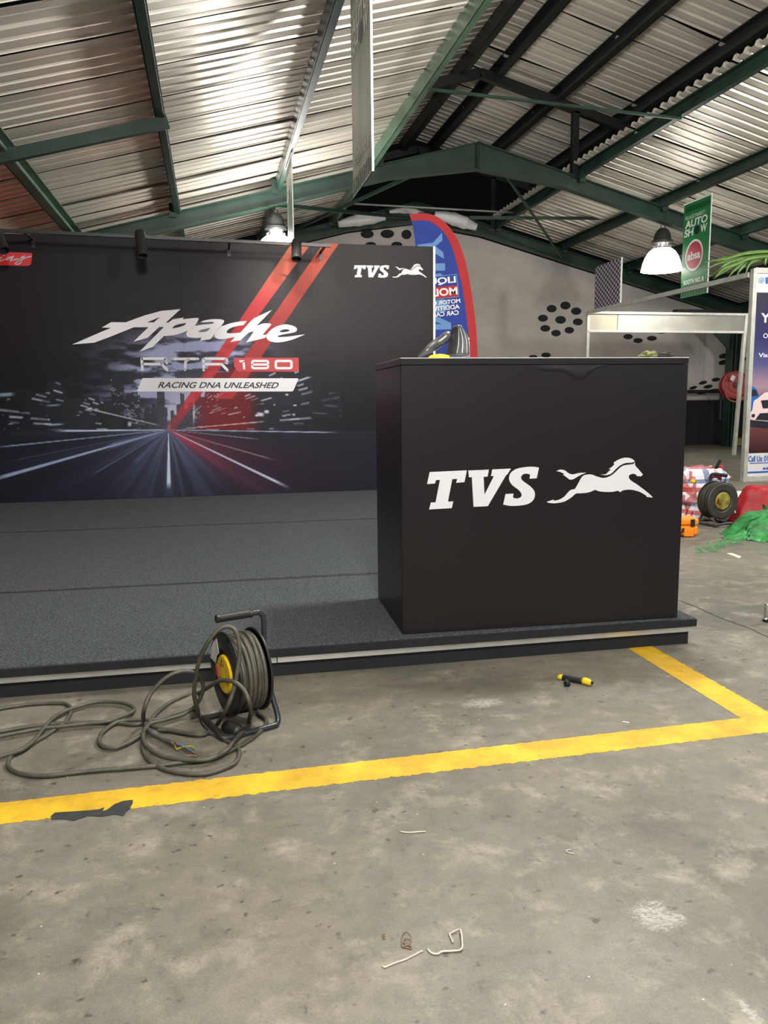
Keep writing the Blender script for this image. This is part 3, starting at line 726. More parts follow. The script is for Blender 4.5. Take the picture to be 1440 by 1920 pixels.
C45 = lambda p: tr(p, 250, 660, 4.5)
rtr = []
for pts in ([(72,56),(270,55),(281,66),(282,92)], [(70,56),(77,150)], [(80,102),(240,102),(286,152)], [(330,58),(545,58)], [(465,62),(440,80),(435,150)], [(592,56),(778,57),(790,68),(790,92)], [(591,56),(594,152)], [(594,103),(745,103),(792,152)]):
    rtr.append(stroke(C45(pts), 5.0))
rtr += [stroke(C45([(903,78),(930,78),(935,140)]), 4.2)]
def outline(x0, y0, x1, y1, r, w): return fill(rrect(x0, y0, x1, y1, r), rrect(x0+w, y0+w, x1-w, y1-w, max(.5, r-w)))
q0 = C45([(994, 66), (1146, 146), (1192, 66), (1344, 146)])
rtr += [outline(q0[0][0], q0[0][1], q0[1][0], q0[1][1], 5, 4.2), stroke(C45([(1005,106),(1135,106)]), 4.0), outline(q0[2][0], q0[2][1], q0[3][0], q0[3][1], 5, 4.4)]
printed('model_lettering', rtr, bmap(4), M['logo'], backdrop, 'thin white capitals and numerals')
printed('number_plate', [fill(C45([(850,48),(1388,48),(1395,56),(1397,156),(1386,166),(878,164),(850,120)]))], bmap(2), M['redprint'], backdrop, 'red block behind the numerals')
printed('tagline_strip', [fill(C45([(82,220),(1388,222),(1393,230),(1350,326),(1338,333),(42,334),(33,326),(70,230)]))], bmap(2), M['logo'], backdrop, 'pale slanted strip')
q = [at(*p, 1, BY-.0006*4) for p in C45([(206,304),(1222,306),(214,252)])]
printed('tagline_lettering', [text('RACING DNA UNLEASHED', .022, .24)], quad_map(q[0], q[1], q[2]), M['ink'], backdrop, 'dark slanted capitals')
bl, br = at(663.5, 520.5, 1, BY).x, at(800.3, 520, 1, BY).x; bz = at(665, 520, 1, BY).z; kk = (br-bl)/(LX1-LX0)
lmap = lambda u, z: Vector((bl+(u-LX0)*kk, BY-.0015, bz+(z-LZ0)*kk))
printed('small_lettering', [LP[k] for k in 'TVS'], lmap, M['logo'], backdrop, 'small white slab letters at the top right')
printed('small_horse_emblem', [LP[k] for k in ('tail', 'body', 'mane')], lmap, M['logo'], backdrop, 'small white galloping horse')
R20 = lambda p: tr(p, 0, 465, 20.57)
printed('red_plate', [fill(R20([(-900,120),(1180,190),(1250,215),(1195,620),(1130,680),(1000,690),(-900,650)]))], bmap(2), M['redprint'], backdrop, 'red plate with white handwriting')
hand = [[(-60,470),(-20,400),(60,360),(0,430),(0,500),(120,460),(230,430),(300,380),(360,330),(250,460),(420,360),(520,330),(400,490),(520,465),(640,430),(760,410)], [(955,305),(880,330),(760,420),(740,455),(800,450),(930,340),(830,500),(760,590),(650,635),(595,610),(640,540),(760,480),(900,410),(1050,355),(1195,325)], [(125,300),(170,265)]]
printed('handwriting', [stroke(smooth(R20(h), 5, False), 2.0) for h in hand], bmap(4), M['logo'], backdrop, 'white handwriting on red')

# ------------------------------------------------------------------ light bar above the backdrop with three spots
bar_l, bar_r = at(-20, 431, 1, 7.2), at(620, 461, 1, 7.2); bar_l = bar_l+(bar_l-bar_r)*.25
mid = (bar_l+bar_r)/2
lbar = thing('lighting_bar', tuple(mid), 'thin black track bar along the top of the backdrop', 'light bar')
mb = MB(); mb.bar(bar_l, bar_r, .030, .026); mb.build('track', M['black'], lbar)
for x in (45, 430, 610):
    p = bar_l+(bar_r-bar_l)*((at(x, 440, 1, 7.2).x-bar_l.x)/(bar_r.x-bar_l.x))
    mb = MB(); mb.bar(p+Vector((0, .0, .0)), (p.x, BY-.012, p.z-.0), .02, .016); mb.box((p.x, BY-.008, p.z-.03), (.03, .010, .08)); mb.build('bracket', M['black'], lbar)
def spot(px_top, px_bot, label):
    t, e = at(*px_top, 1, 7.14), at(*px_bot, 1, 7.05)
    r = thing('spotlight', tuple(t), label, 'spotlight', 'spotlights on the track bar')
    d = (e-t).normalized(); L = (e-t).length
    mb = MB(); mb.lathe(t, [(.0, 0), (.040, 0), (.043, .006), (.043, L*.80), (.040, L*.805), (.040, L*.82), (.043, L*.825), (.043, L), (.036, L), (.034, L-.05), (0, L-.05)], 22, d, False); hs = mb.build('housing', M['black'], r, True)
    mb = MB(); mb.lathe(t+d*(L-.03), [(0, 0), (.033, 0), (.033, .006), (0, .006)], 20, d, False); mb.build('lens', mat('dark lens', (.02, .016, .015), .15), hs)
    bx = bar_l+(bar_r-bar_l)*((t.x-bar_l.x)/(bar_r.x-bar_l.x))
    mb = MB(); mb.bar(bx, t+d*L*.25+Vector((0, .03, 0)), .022, .02); mb.build('arm', M['black'], r)
    return r
spot((-6, 438), (8, 470), 'black tube spotlight at the cut-off end of the track bar, above the red plate')
spot((262, 435), (268, 480), 'black tube spotlight on the track bar, above the script title')
spot((556, 452), (556, 486), 'black tube spotlight over the red stripes')
for px_, pw in (((556, 480), 15), ):
    t = at(*px_, 1, 7.0)
    l = bpy.data.lights.new('wall_wash_light', 'SPOT'); l.energy = pw; l.spot_size = math.radians(150); l.spot_blend = .9; l.color = (1, .90, .82); l.shadow_soft_size = .04
    o = bpy.data.objects.new('wall_wash_light', l); o.location = (t.x-.05, t.y-.20, t.z+.12); o.rotation_euler = (math.radians(24), 0, 0); C.objects.link(o)  # unseen wide light added clear of the fixture to brighten the backdrop top
# ------------------------------------------------------------------ high bay lamps under the frame
GLOW = mat('lit acrylic dome', (.9, .9, .88), .4, 0, emit=(1, .96, .88), estr=5.5)
def high_bay(x, y, label):
    r = thing('high_bay_lamp', (x, y, 3.44), label, 'lamp', 'high bay lamps under the roof frame')
    z = 3.44
    mb = MB(); mb.tube([(x-.035, y, z-.02), (x-.03, y, z+.05), (x, y, z+.075), (x+.03, y, z+.05), (x+.035, y, z-.02)], .006, 8); mb.tube([(x, y, z+.075), (x, y, zr(x)-.209)], .007, 8); mb.build('hook', M['dark_steel'], r, True)
    mb = MB(); mb.lathe((x, y, z), [(.0, .01), (.05, .01), (.085, -.02), (.115, -.08), (.128, -.155), (.150, -.165), (.150, -.195), (.128, -.20), (.10, -.205), (0, -.205)], 28, None, False); mb.build('housing', M['dark_steel'], r, True)
    mb = MB(); mb.lathe((x, y, z), [(.105, -.205), (.095, -.245), (.098, -.27), (.14, -.285), (.10, -.29)], 28, None, False)
    for k in range(14):
        a = 2*math.pi*k/14; mb.box((x+.118*math.cos(a), y+.118*math.sin(a), z-.268), (.014, .014, .05))
    mb.build('collar', M['alu'], r, True)
    mb = MB(); mb.lathe((x, y, z), [(.14, -.285), (.19, -.325), (.235, -.395), (.268, -.48), (.288, -.575), (.296, -.60), (.288, -.60), (.26, -.48), (.225, -.395), (.18, -.33), (.13, -.295)], 40, None, False)
    mb.build('dome', GLOW, r, True)
    return r
high_bay(LAMP_R, LAMP_Y, 'glowing high bay lamp hanging beside the green banner')
high_bay(LAMP_L, LAMP_Y, 'glowing high bay lamp peeking over the backdrop top')

# ------------------------------------------------------------------ green banners hanging from the purlins
BG = mat('green banner print', lin(28, 120, 62), .32, 0, .12, 4)
BGS = mat('scuff and shine banner print', lin(58, 112, 80), .35, 0, 0, 1.1, col2=lin(150, 154, 142), stretch=(1, 5, .8))  # grey streaks are scuffs with their glossy shine put into the colour
BD = mat('dark green banner print', lin(6, 30, 18), .4)
WHITE2 = mat('white banner print', (.78, .78, .78), .5)
def banner(x, ya, yb, zt, zb, label, roundel=False, scuffs=False):
    """hangs in a plane along the hall; its printed face looks towards -x; ya is the edge nearer to the photographer"""
    r = thing('hanging_banner', (x, (ya+yb)/2, zt), label, 'banner', 'green banners under the roof')
    H = zt-zb; Wd = yb-ya
    mb = MB(); n = 12; vs = []
    f = lambda u, v, d=0.0: Vector((x-.004-d+.002*math.sin(u*math.pi)*math.sin(v*3.0), yb-(yb-ya)*u, zb+H*v))
    for j in range(n+1):
        for i in range(n+1): vs.append(f(i/n, j/n))
    vs2 = [p+Vector((.006, 0, 0)) for p in vs]; k = len(vs)
    q = [(j*(n+1)+i, j*(n+1)+i+1, (j+1)*(n+1)+i+1, (j+1)*(n+1)+i) for j in range(n) for i in range(n)]
    mb.add(vs+vs2, q+[tuple(a+k for a in reversed(t)) for t in q]+[(j*(n+1)+e, (j+1)*(n+1)+e, (j+1)*(n+1)+e+k, j*(n+1)+e+k) for j in range(n) for e in (0, n)]); sheet = mb.build('sheet', BGS if scuffs else BG, r, True)
    mb = MB(); mb.tube([(x, ya-.01, zt), (x, yb+.01, zt)], .011, 10); mb.build('top_rail', M['white'], r)
    mb = MB(); mb.box((x-.002, ya-.004, (zt+zb)/2), (.012, .010, H)); mb.build('edge_hem', M['white'], r)
    fm = lambda d: (lambda u, v: f(u, v, d))
    ch = []
    for k in range(9):
        u = .04+k*.105; ch.append(([(u, .015), (u+.05, .015), (u+.075, .05), (u+.05, .085), (u, .085), (u+.025, .05)], [(0, 1, 2, 5), (5, 2, 3, 4)]))
    tp = [([(u, .90), (u+.03, .90), (u+.03, .96), (u, .96)], [(0, 1, 2, 3)]) for u in [.08+.06*k for k in range(15)]]
    printed('chevron_pattern', ch+tp, fm(.0015), BD, sheet)
    def word(t, u0, u1, v0, v1, bold=.02, shear=.08):
        v, fc = text(t, bold, shear); return [(u0+(u1-u0)*a, v0+(v1-v0)*b) for a, b in v], fc
    L = [word('VILLAGE MARKET /', .06, .84, .825, .865, .0), word('AUTO', .07, .90, .735, .815, .03), word('SH', .05, .40, .645, .725, .03), word('W', .66, .90, .645, .725, .03), word('BOOTH NO. 8', .10, .85, .135, .185, .03, .0)]
    printed('lettering', L, fm(.002), WHITE2, sheet, 'white show title')
    printed('wheel_emblem', [fill(ell(.52, .685, .095, .045))], fm(.002), BD, sheet)
    if roundel:
        printed('roundel_ring', [fill(ell(.46, .43, .33, .165, 40)), ], fm(.002), WHITE2, r, 'white ring of the roundel')
        printed('roundel', [fill(ell(.46, .43, .285, .142, 40))], fm(.0035), mat('red roundel print', lin(178, 30, 58), .4), r, 'red disc')
        printed('roundel_lettering', [word('absa', .22, .70, .385, .475, .03, 0)], fm(.005), WHITE2, r, 'white sponsor word')
    return r
banner(6.65, 9.87, 10.5, 3.665, 2.375, 'green show banner with a red roundel under the right roof slope', True)
banner(.985, 4.79, 5.44, 3.63, 2.325, 'green banner seen edge-on, cut by the top of the picture', scuffs=True)
banner(.985, 9.30, 9.93, 3.72, 2.58, 'narrow edge-on green banner beside the lamp above the backdrop', scuffs=True)

# ------------------------------------------------------------------ feather flag behind the backdrop
FYP = 8.7
fp = lambda x, y, l=0.0: at(x, y, 1, FYP-l)
K7 = lambda p: tr(p, 780, 390, 6.617)
flag = thing('feather_flag', tuple(fp(897, 735).xy)+(0,), 'tall blue feather flag with a red border, lettering seen from behind', 'flag')
outer = smooth([(768,402,1),(785,400),(808,402),(828,412),(846,430),(862,458),(874,495),(883,540),(890,590),(894,630),(896,680),(897,735,1)], 5, False)
inner = smooth([(772,414,1),(788,413),(805,415),(820,424),(834,438),(848,465),(858,500),(867,540),(873,580),(878,620),(882,680),(884,735,1)], 5, False)
blue_l = [(790, 735), (784, 560), (778, 450), (772, 414)]
def cloth(poly2d, name, material, parent, off, th=.004):
    v, f = fill(poly2d); mb = MB()
    P = [fp(*p, off) for p in v]; mb.add(P, f); mb.add([p+Vector((0, th, 0)) for p in P], [tuple(reversed(q)) for q in f]); 
    Q = [fp(*p, off) for p in poly2d]; n = len(Q); mb.add(Q+[p+Vector((0, th, 0)) for p in Q], [(i, (i+1) % n, (i+1) % n+n, i+n) for i in range(n)])
    return mb.build(name, material, parent)
FB = mat('blue flag cloth', lin(25, 52, 142), .7, 0, .22, 2.5, .1, 10); FR = mat('red flag cloth', lin(172, 30, 34), .7, 0, .08, 4); FL = mat('pale blue flag print', lin(98, 142, 194), .7)
cloth(inner+blue_l[:-1], 'sail', FB, flag, 0)
cloth(outer+inner[::-1], 'border', FR, flag, .001)
P = [fp(x-5, y, -.02) for x, y in outer]; base = P[-1]; mb = MB(); mb.tube(P[6:]+[Vector((base.x, FYP+.02, .02))], .012, 10); mb.lathe((base.x, FYP+.02, 0), [(.0, 0), (.2, 0), (.2, .03), (.03, .05), (0, .05)], 24, None, False); mb.build('pole', M['dark_steel'], flag, True)
big = [[(20,455),(210,430),(323,305),(328,402),(240,475),(335,545),(350,632),(205,545),(190,520),(20,540)], [(150,690),(360,685),(363,775),(150,782)], [(150,840),(300,808),(335,835),(150,870)], [(150,1330),(260,1345),(435,1425),(437,1505),(150,1512),(150,1440),(325,1440),(150,1380)], [(160,1160),(330,1130),(400,1170),(400,1230),(360,1290),(160,1300)]]
printed('big_lettering', [fill(K7(p)) for p in big], lambda x, y: fp(x, y, .003), FL, flag, 'large pale blue letters')
RX = lambda x0, y0, x1, y1, r: rrect(x0, y0, x1, y1, r)
def k7map(l): return lambda x, y: fp(780+x/6.617, 390+y/6.617, l)
def skew(loop): return [(x+(y-960)*.10, y-(x-380)*.10) for x, y in loop]
printed('badge_edge', [fill(skew(RX(60, 832, 520, 1118, 14)))], k7map(.004), FL, flag)
printed('badge_upper', [fill(skew(RX(64, 840, 512, 970, 8)))], k7map(.005), FB, flag, 'blue half of the badge')
printed('badge_lower', [fill(skew(RX(64, 970, 512, 1110, 8)))], k7map(.005), FR, flag, 'red half of the badge')
def mirrored(t, xr, xl, y0, y1, bold=.03):
    v, f = text(t, bold); return skew([(xr+(xl-xr)*a, y1+(y0-y1)*b) for a, b in v]), f
printed('badge_lettering', [mirrored('LIQUI', 500, 130, 855, 950), mirrored('MOLY', 505, 110, 990, 1085)], k7map(.006), WHITE2, flag, 'white mirrored words on the badge')
printed('small_lettering', [mirrored('MOTOR OIL', 528, 120, 1138, 1190), mirrored('ADDITIVES', 515, 110, 1205, 1262), mirrored('CAR CARE', 495, 130, 1278, 1335)], k7map(.006), WHITE2, flag, 'three rows of small mirrored words')

# ------------------------------------------------------------------ trade-fair booth on the right
BK = 11.72; RAILX = at(1103, 583, 1, BK).x
booth = thing('booth_frame', (RAILX, BK, 0), 'white shell-scheme booth frame with a blank name board', 'booth frame')
FASC = mat('off-white fascia', (.34, .335, .29), .5, 0, .12, 3); PROF = mat('grey aluminium profile', (.52, .52, .48), .4, .4, .15, 9)
z1, z0 = at(1250, 588, 1, BK).z, at(1250, 622, 1, BK).z
xr = at(1402, 600, 1, BK).x
xs = at(1157, 600, 1, BK).x
mb = MB(); mb.box(((RAILX+xs)/2, BK, (z0+z1)/2), (xs-RAILX-.01, .03, z1-z0)); mb.build('name_board', mat('yellowed fascia', (.33, .31, .235), .5, 0, .12, 3), booth)['label'] = 'short yellowed board'
mb = MB(); mb.box(((xs+xr)/2, BK, (z0+z1)/2), (xr-xs-.01, .03, z1-z0)); mb.build('name_board', FASC, booth)['label'] = 'long blank board'
for z in (z1, z0):
    mb = MB(); mb.box(((RAILX+xr)/2, BK-.008, z), (xr-RAILX, .05, .035)); mb.build('rail', PROF, booth)
mb = MB(); mb.box((RAILX, BK, (z1+.02)/2), (.045, .045, z1+.02)); mb.build('post', PROF, booth)
mb = MB(); mb.bar((at(1376, 853, 2, 0).x, BK, 0), (at(1397, 600, 1, BK).x, BK-.02, z1), .05, .05, up=(0, 1, 0)); mb.build('post', PROF, booth)
PY = 8.05; fpx = at(1391, 903, 1, PY).x
ftop = at(1412, 509, 1, PY)
mb = MB(); mb.bar((RAILX, BK-.03, z1), (ftop.x-.01, PY+.036, ftop.z-.03), .05, .055); mb.build('rail', PROF, booth)

poster = thing('poster_panel', (fpx+.5, PY, 0), 'tall framed car poster with a white footer at the right edge', 'poster panel')
def pp(x, y, l=0.0): return at(x, y, 1, PY-.02-l)
PWID = 1.05
def vpost(xa, xb):                 # profile leaning as the photo shows
    mb = MB(); mb.bar((xa, PY, 0.0), (xb, PY, ftop.z+.03), .05, .06, up=(0, 1, 0)); return mb
x_bot, x_top = at(1394, 903, 1, PY).x, at(1414, 509, 1, PY).x
vpost(x_bot, x_top).build('post', PROF, poster); vpost(x_bot+PWID, x_top+PWID).build('post', PROF, poster)
zb_ = at(1400, 893, 1, PY).z
mb = MB(); mb.box((x_bot+PWID/2, PY, .03), (PWID, .05, .06)); mb.build('rail', PROF, poster)
mb = MB(); mb.box((x_top+PWID/2, PY, ftop.z+.01), (PWID, .05, .06)); mb.build('rail', PROF, poster)
mb = MB(); mb.prism([(x_bot+.02, PY-.008, .05), (x_bot+PWID, PY-.008, .05), (x_top+PWID, PY-.008, ftop.z), (x_top+.02, PY-.008, ftop.z)], (0, .016, 0)); mb.build('board', mat('poster white', (.58, .58, .60), .5), poster)
def gradient(name, stops, z0, z1):
    m = bpy.data.materials.new(name); m.use_nodes = True; nt = m.node_tree; b = nt.nodes['Principled BSDF']; b.inputs['Roughness'].default_value = .45
    tc = nt.nodes.new('ShaderNodeTexCoord'); sp = nt.nodes.new('ShaderNodeSeparateXYZ'); nt.links.new(tc.outputs['Object'], sp.inputs[0])
    mr = nt.nodes.new('ShaderNodeMapRange'); mr.inputs[1].default_value = z0; mr.inputs[2].default_value = z1; nt.links.new(sp.outputs[2], mr.inputs[0])
    r = nt.nodes.new('ShaderNodeValToRGB'); e = r.color_ramp.elements
    while len(e) < len(stops): e.new(.5)
    for q, (t, c) in zip(e, stops): q.position = t; q.color = lin(*c)+(1,)
    nt.links.new(mr.outputs[0], r.inputs[0]); nt.links.new(r.outputs[0], b.inputs['Base Color']); return m
za, zb2 = pp(1405, 850).z, pp(1420, 548).z
R_ = 1.02
pq = lambda x, y, l=0: pp(x, y, l)
edge_x = lambda z: x_bot+.03+(x_top-x_bot)*z/ftop.z
mb = MB(); y_ = PY-.0105; mb.add([(edge_x(za), y_, za), (edge_x(za)+.97, y_, za), (edge_x(zb2)+.97, y_, zb2), (edge_x(zb2), y_, zb2)], [(0, 1, 2, 3)])
mb.build('picture', gradient('poster picture print', [(0, (44, 12, 18)), (.16, (96, 50, 52)), (.28, (30, 16, 28)), (.42, (150, 120, 134)), (.56, (70, 70, 118)), (.72, (27, 28, 84)), (1, (18, 14, 36))], za, zb2), poster, None)
BL = mat('blue poster print', lin(36, 84, 170), .45); CARB = mat('blue car print', lin(30, 92, 170), .4); CARW = mat('silver car print', lin(214, 190, 190), .4)
# the picture's cars, in the pixels of one zoomed crop of the photo
K13 = lambda p: tr(p, 1380, 480, 4.467)
def pfl(l): return lambda x, y: at(x, y, 1, PY-.011-l)
printed('blue_car', [fill(smooth(K13([(85,1400,1),(90,1260),(100,1180),(106,1098),(140,1092),(175,1120),(190,1168),(230,1200,1),(230,1420,1)]), 4))], pfl(.001), CARB, poster, 'blue car picture')
printed('silver_car', [fill(smooth(K13([(118,1366,1),(118,1318),(136,1290),(150,1215),(178,1195),(240,1145,1),(330,1130),(420,1145,1),(482,1195),(510,1215),(524,1290),(542,1318),(542,1366,1),(480,1390),(330,1400),(180,1390)]), 4))], pfl(.002), CARW, poster, 'silver pickup picture')
printed('car_details', [fill(K13(p)) for p in ([(208,1210),(330,1200),(452,1210),(435,1278),(330,1272),(225,1278)], [(528,1326),(500,1322),(504,1352),(530,1352)], [(160,1372),(200,1318),(330,1310),(460,1318),(500,1372),(330,1385)], [(132,1326),(160,1322),(156,1352),(130,1352)], [(108,1105),(170,1125),(188,1170),(106,1180)], [(120,1372),(330,1392),(540,1372),(550,1430),(330,1450),(110,1430)])], pfl(.003), M['ink'], poster, 'dark grille and tyres of the pictured cars')
def ptext(t, x0, y0, x1, y1, m, bold=.02, l=.003, nm='lettering', lb=None):
    p = [at(x0, y1, 1, PY-.011-l), at(x1, y1, 1, PY-.011-l), at(x0, y0, 1, PY-.011-l)]
    p[1].z = p[0].z; p[2].x = p[0].x
    return printed(nm, [text(t, bold)], quad_map(*p), m, poster, lb)
ptext('Your', 1426, 587, 1478, 605, M['logo'], .03, lb='white headline'); ptext('Our', 1431, 625, 1450, 634, M['logo'], .01, lb='white small line'); ptext('Visit us', 1422, 662, 1462, 670, M['logo'], .02, lb='white small bold line')
ptext('Call Us: 0111', 1403, 855, 1448, 866, BL, .02, lb='blue phone line')
printed('footer_line', [fill([(1392, 885), (1480, 881), (1480, 884), (1392, 888)]), fill([(1406, 868), (1450, 866.5), (1450, 867.7), (1406, 869.5)])], pfl(.002), BL, poster)
printed('footer_icons', [fill(ell(1433, 878.5, 2.4, 2.2)), fill(ell(1438.5, 878.3, 2.4, 2.2))], pfl(.002), BL, poster)
printed('crest', [fill(ell(1428, 525.5, 5.6, 6), ell(1428, 525.5, 4.2, 4.6)), fill(ell(1428, 526, 2.6, 3.2))], pfl(.002), mat('grey blue print', lin(120, 150, 180), .5), poster, 'small round crest')
printed('name_block', [fill([(1435.5, 520), (1480, 518), (1480, 531), (1435.5, 532)])], pfl(.002), BL, poster, 'blue name block')

# chequered board standing above the booth rail
def checker():
    m = bpy.data.materials.new('chequered print'); m.use_nodes = True; nt = m.node_tree; b = nt.nodes['Principled BSDF']; b.inputs['Roughness'].default_value = .5
    tc = nt.nodes.new('ShaderNodeTexCoord'); mp = nt.nodes.new('ShaderNodeMapping'); mp.inputs['Rotation'].default_value = (math.radians(0), 0, 0); mp.inputs['Scale'].default_value = (0, 19, 26)
    mp.inputs['Location'].default_value = (.5, .2, .3); nt.links.new(tc.outputs['Object'], mp.inputs[0])
    ck = nt.nodes.new('ShaderNodeTexChecker'); ck.inputs['Scale'].default_value = 1.0; ck.inputs[1].default_value = lin(30, 24, 34)+(1,); ck.inputs[2].default_value = lin(176, 164, 176)+(1,)
    nt.links.new(mp.outputs[0], ck.inputs['Vector']); nt.links.new(ck.outputs['Color'], b.inputs['Base Color']); return m
cxx = RAILX+.05; zt_ = at(1161, 482, 1, 10.83).z
ya_, yb_ = 10.83, 11.62
mb = MB(); mb.prism([(cxx, ya_, z1+.03), (cxx, yb_, z1+.03), (cxx, yb_, zt_-.02), (cxx, ya_, zt_)], (.02, 0, 0))
chk = mb.build('board_face', checker(), None, loc=(cxx, ya_, z1)); 
root = thing('chequered_board', (cxx, ya_, z1), 'chequered black and lilac board standing on the booth rail', 'board'); chk.parent = root; chk.location = (0, 0, 0)
mb = MB(); mb.box((cxx+.01, ya_-.006, (z1+.03+zt_)/2), (.024, .012, zt_-z1-.03)); mb.build('white_edge', M['white'], root)

# palm leaves reaching in from the right
palm = thing('palm_plant', tuple(at(1500, 480, 1, 7.9)), 'green palm fronds drooping over the booth rail at the right edge', 'plant')
LEAF = mat('palm leaf', lin(72, 104, 36), .5, 0, .4, 5)
K8 = lambda p: tr(p, 1260, 340, 8)
for i, l in enumerate(([(1900,1090),(1440,1078),(1280,1085),(1100,1100),(900,1130),(700,1172),(480,1215)], [(1900,1120),(1440,1110),(1250,1120),(1050,1140),(850,1180),(650,1250),(480,1340)], [(1900,1120),(1500,1090),(1300,1110),(1050,1160),(850,1220),(700,1330),(520,1450)],
        [(1800,1110),(1450,1100),(1250,1130),(1050,1200),(850,1310),(620,1460)], [(1700,1120),(1400,1120),(1200,1155),(1060,1230),(940,1330),(830,1450)], [(1700,1150),(1450,1160),(1260,1190),(1100,1250),(1010,1340),(970,1420)], [(1900,1060),(1440,1052),(1250,1062),(1050,1090),(800,1165),(610,1200)],
        [(1700,1130),(1400,1140),(1250,1180),(1150,1260),(1100,1400)], [(1900,1190),(1560,1150),(1430,1130),(1400,1200),(1395,1260)], [(1800,1100),(1440,1120),(1150,1160),(960,1240),(780,1310),(640,1440)])):
    P = smooth3([at(p[0], p[1], 1, 7.9-.012*i) for p in K8(l)], 5); mb = MB(); vs = []; n = len(P)
    for k, p in enumerate(P):
        t = k/(n-1); w = .018*(math.sin(math.pi*min(1, t*.86+.12))**.7); d = (P[min(k+1, n-1)]-P[max(k-1, 0)]).normalized(); sd = d.cross(Vector((0, 1, 0))).normalized()
        vs += [p+sd*w+Vector((0, -.006, 0)), p+Vector((0, .006, 0)), p-sd*w+Vector((0, -.006, 0))]
    mb.add(vs, [(k*3+j, k*3+j+1, k*3+4+j, k*3+3+j) for k in range(n-1) for j in (0, 1)]); mb.build('frond', LEAF, palm, 'all')

# hose reel on the column
hp = at(1379, 722, 1, 13.45)
hose = thing('hose_reel', tuple(hp), 'red fire hose reel on the dark green column', 'hose reel')
ax = Vector((-.25, -1, .05)).normalized(); HR = mat('red enamel', lin(150, 44, 38), .45, 0, .15, 6)
mb = MB(); mb.lathe(hp, [(0, 0), (.245, 0), (.262, .01), (.262, .03), (.235, .035), (.225, .02), (.15, .02), (.14, .03), (.06, .03), (.06, .05), (0, .05)], 40, ax, False); mb.build('disc', HR, hose, True)
mb = MB(); mb.lathe(hp-ax*.14, [(.0, 0), (.262, 0), (.262, .02), (.15, .02), (.15, .13), (.0, .13)], 36, ax, False); mb.build('back_disc', HR, hose, True)
mb = MB()
for k in range(4): mb.lathe(hp-ax*(.105-.028*k), [(.16, -.014), (.215, -.014), (.228, 0), (.215, .014), (.16, .014)], 36, ax, False)
mb.build('hose', M['rubber_dark'], hose, True)
mb = MB(); a0 = at(1352, 735, 1, 13.4); mb.tube(smooth3([at(x, y, 1, 13.38) for x, y in ((1360,728),(1362,742),(1370,751),(1381,753),(1392,749),(1398,742))], 6), .016, 8); mb.build('loose_hose', mat('orange hose', lin(172, 90, 74), .5), hose, True)
c = at(1374, 709, 1, 13.38)
mb = MB(); mb.box(c, (.085, .006, .10), Matrix.Rotation(math.radians(28), 3, 'Y')); mb.build('tag', M['white'], hose)['label'] = 'white paper tag'
mb = MB(); mb.lathe(hp, [(0, .05), (.05, .05), (.05, .075), (0, .075)], 20, ax, False); mb.build('hub', M['black'], hose)
mb = MB(); mb.bar(hp-ax*.1, (HOSE.x+.02, 13.645, hp.z), .06, .06); mb.build('bracket', M['dark_steel'], hose)

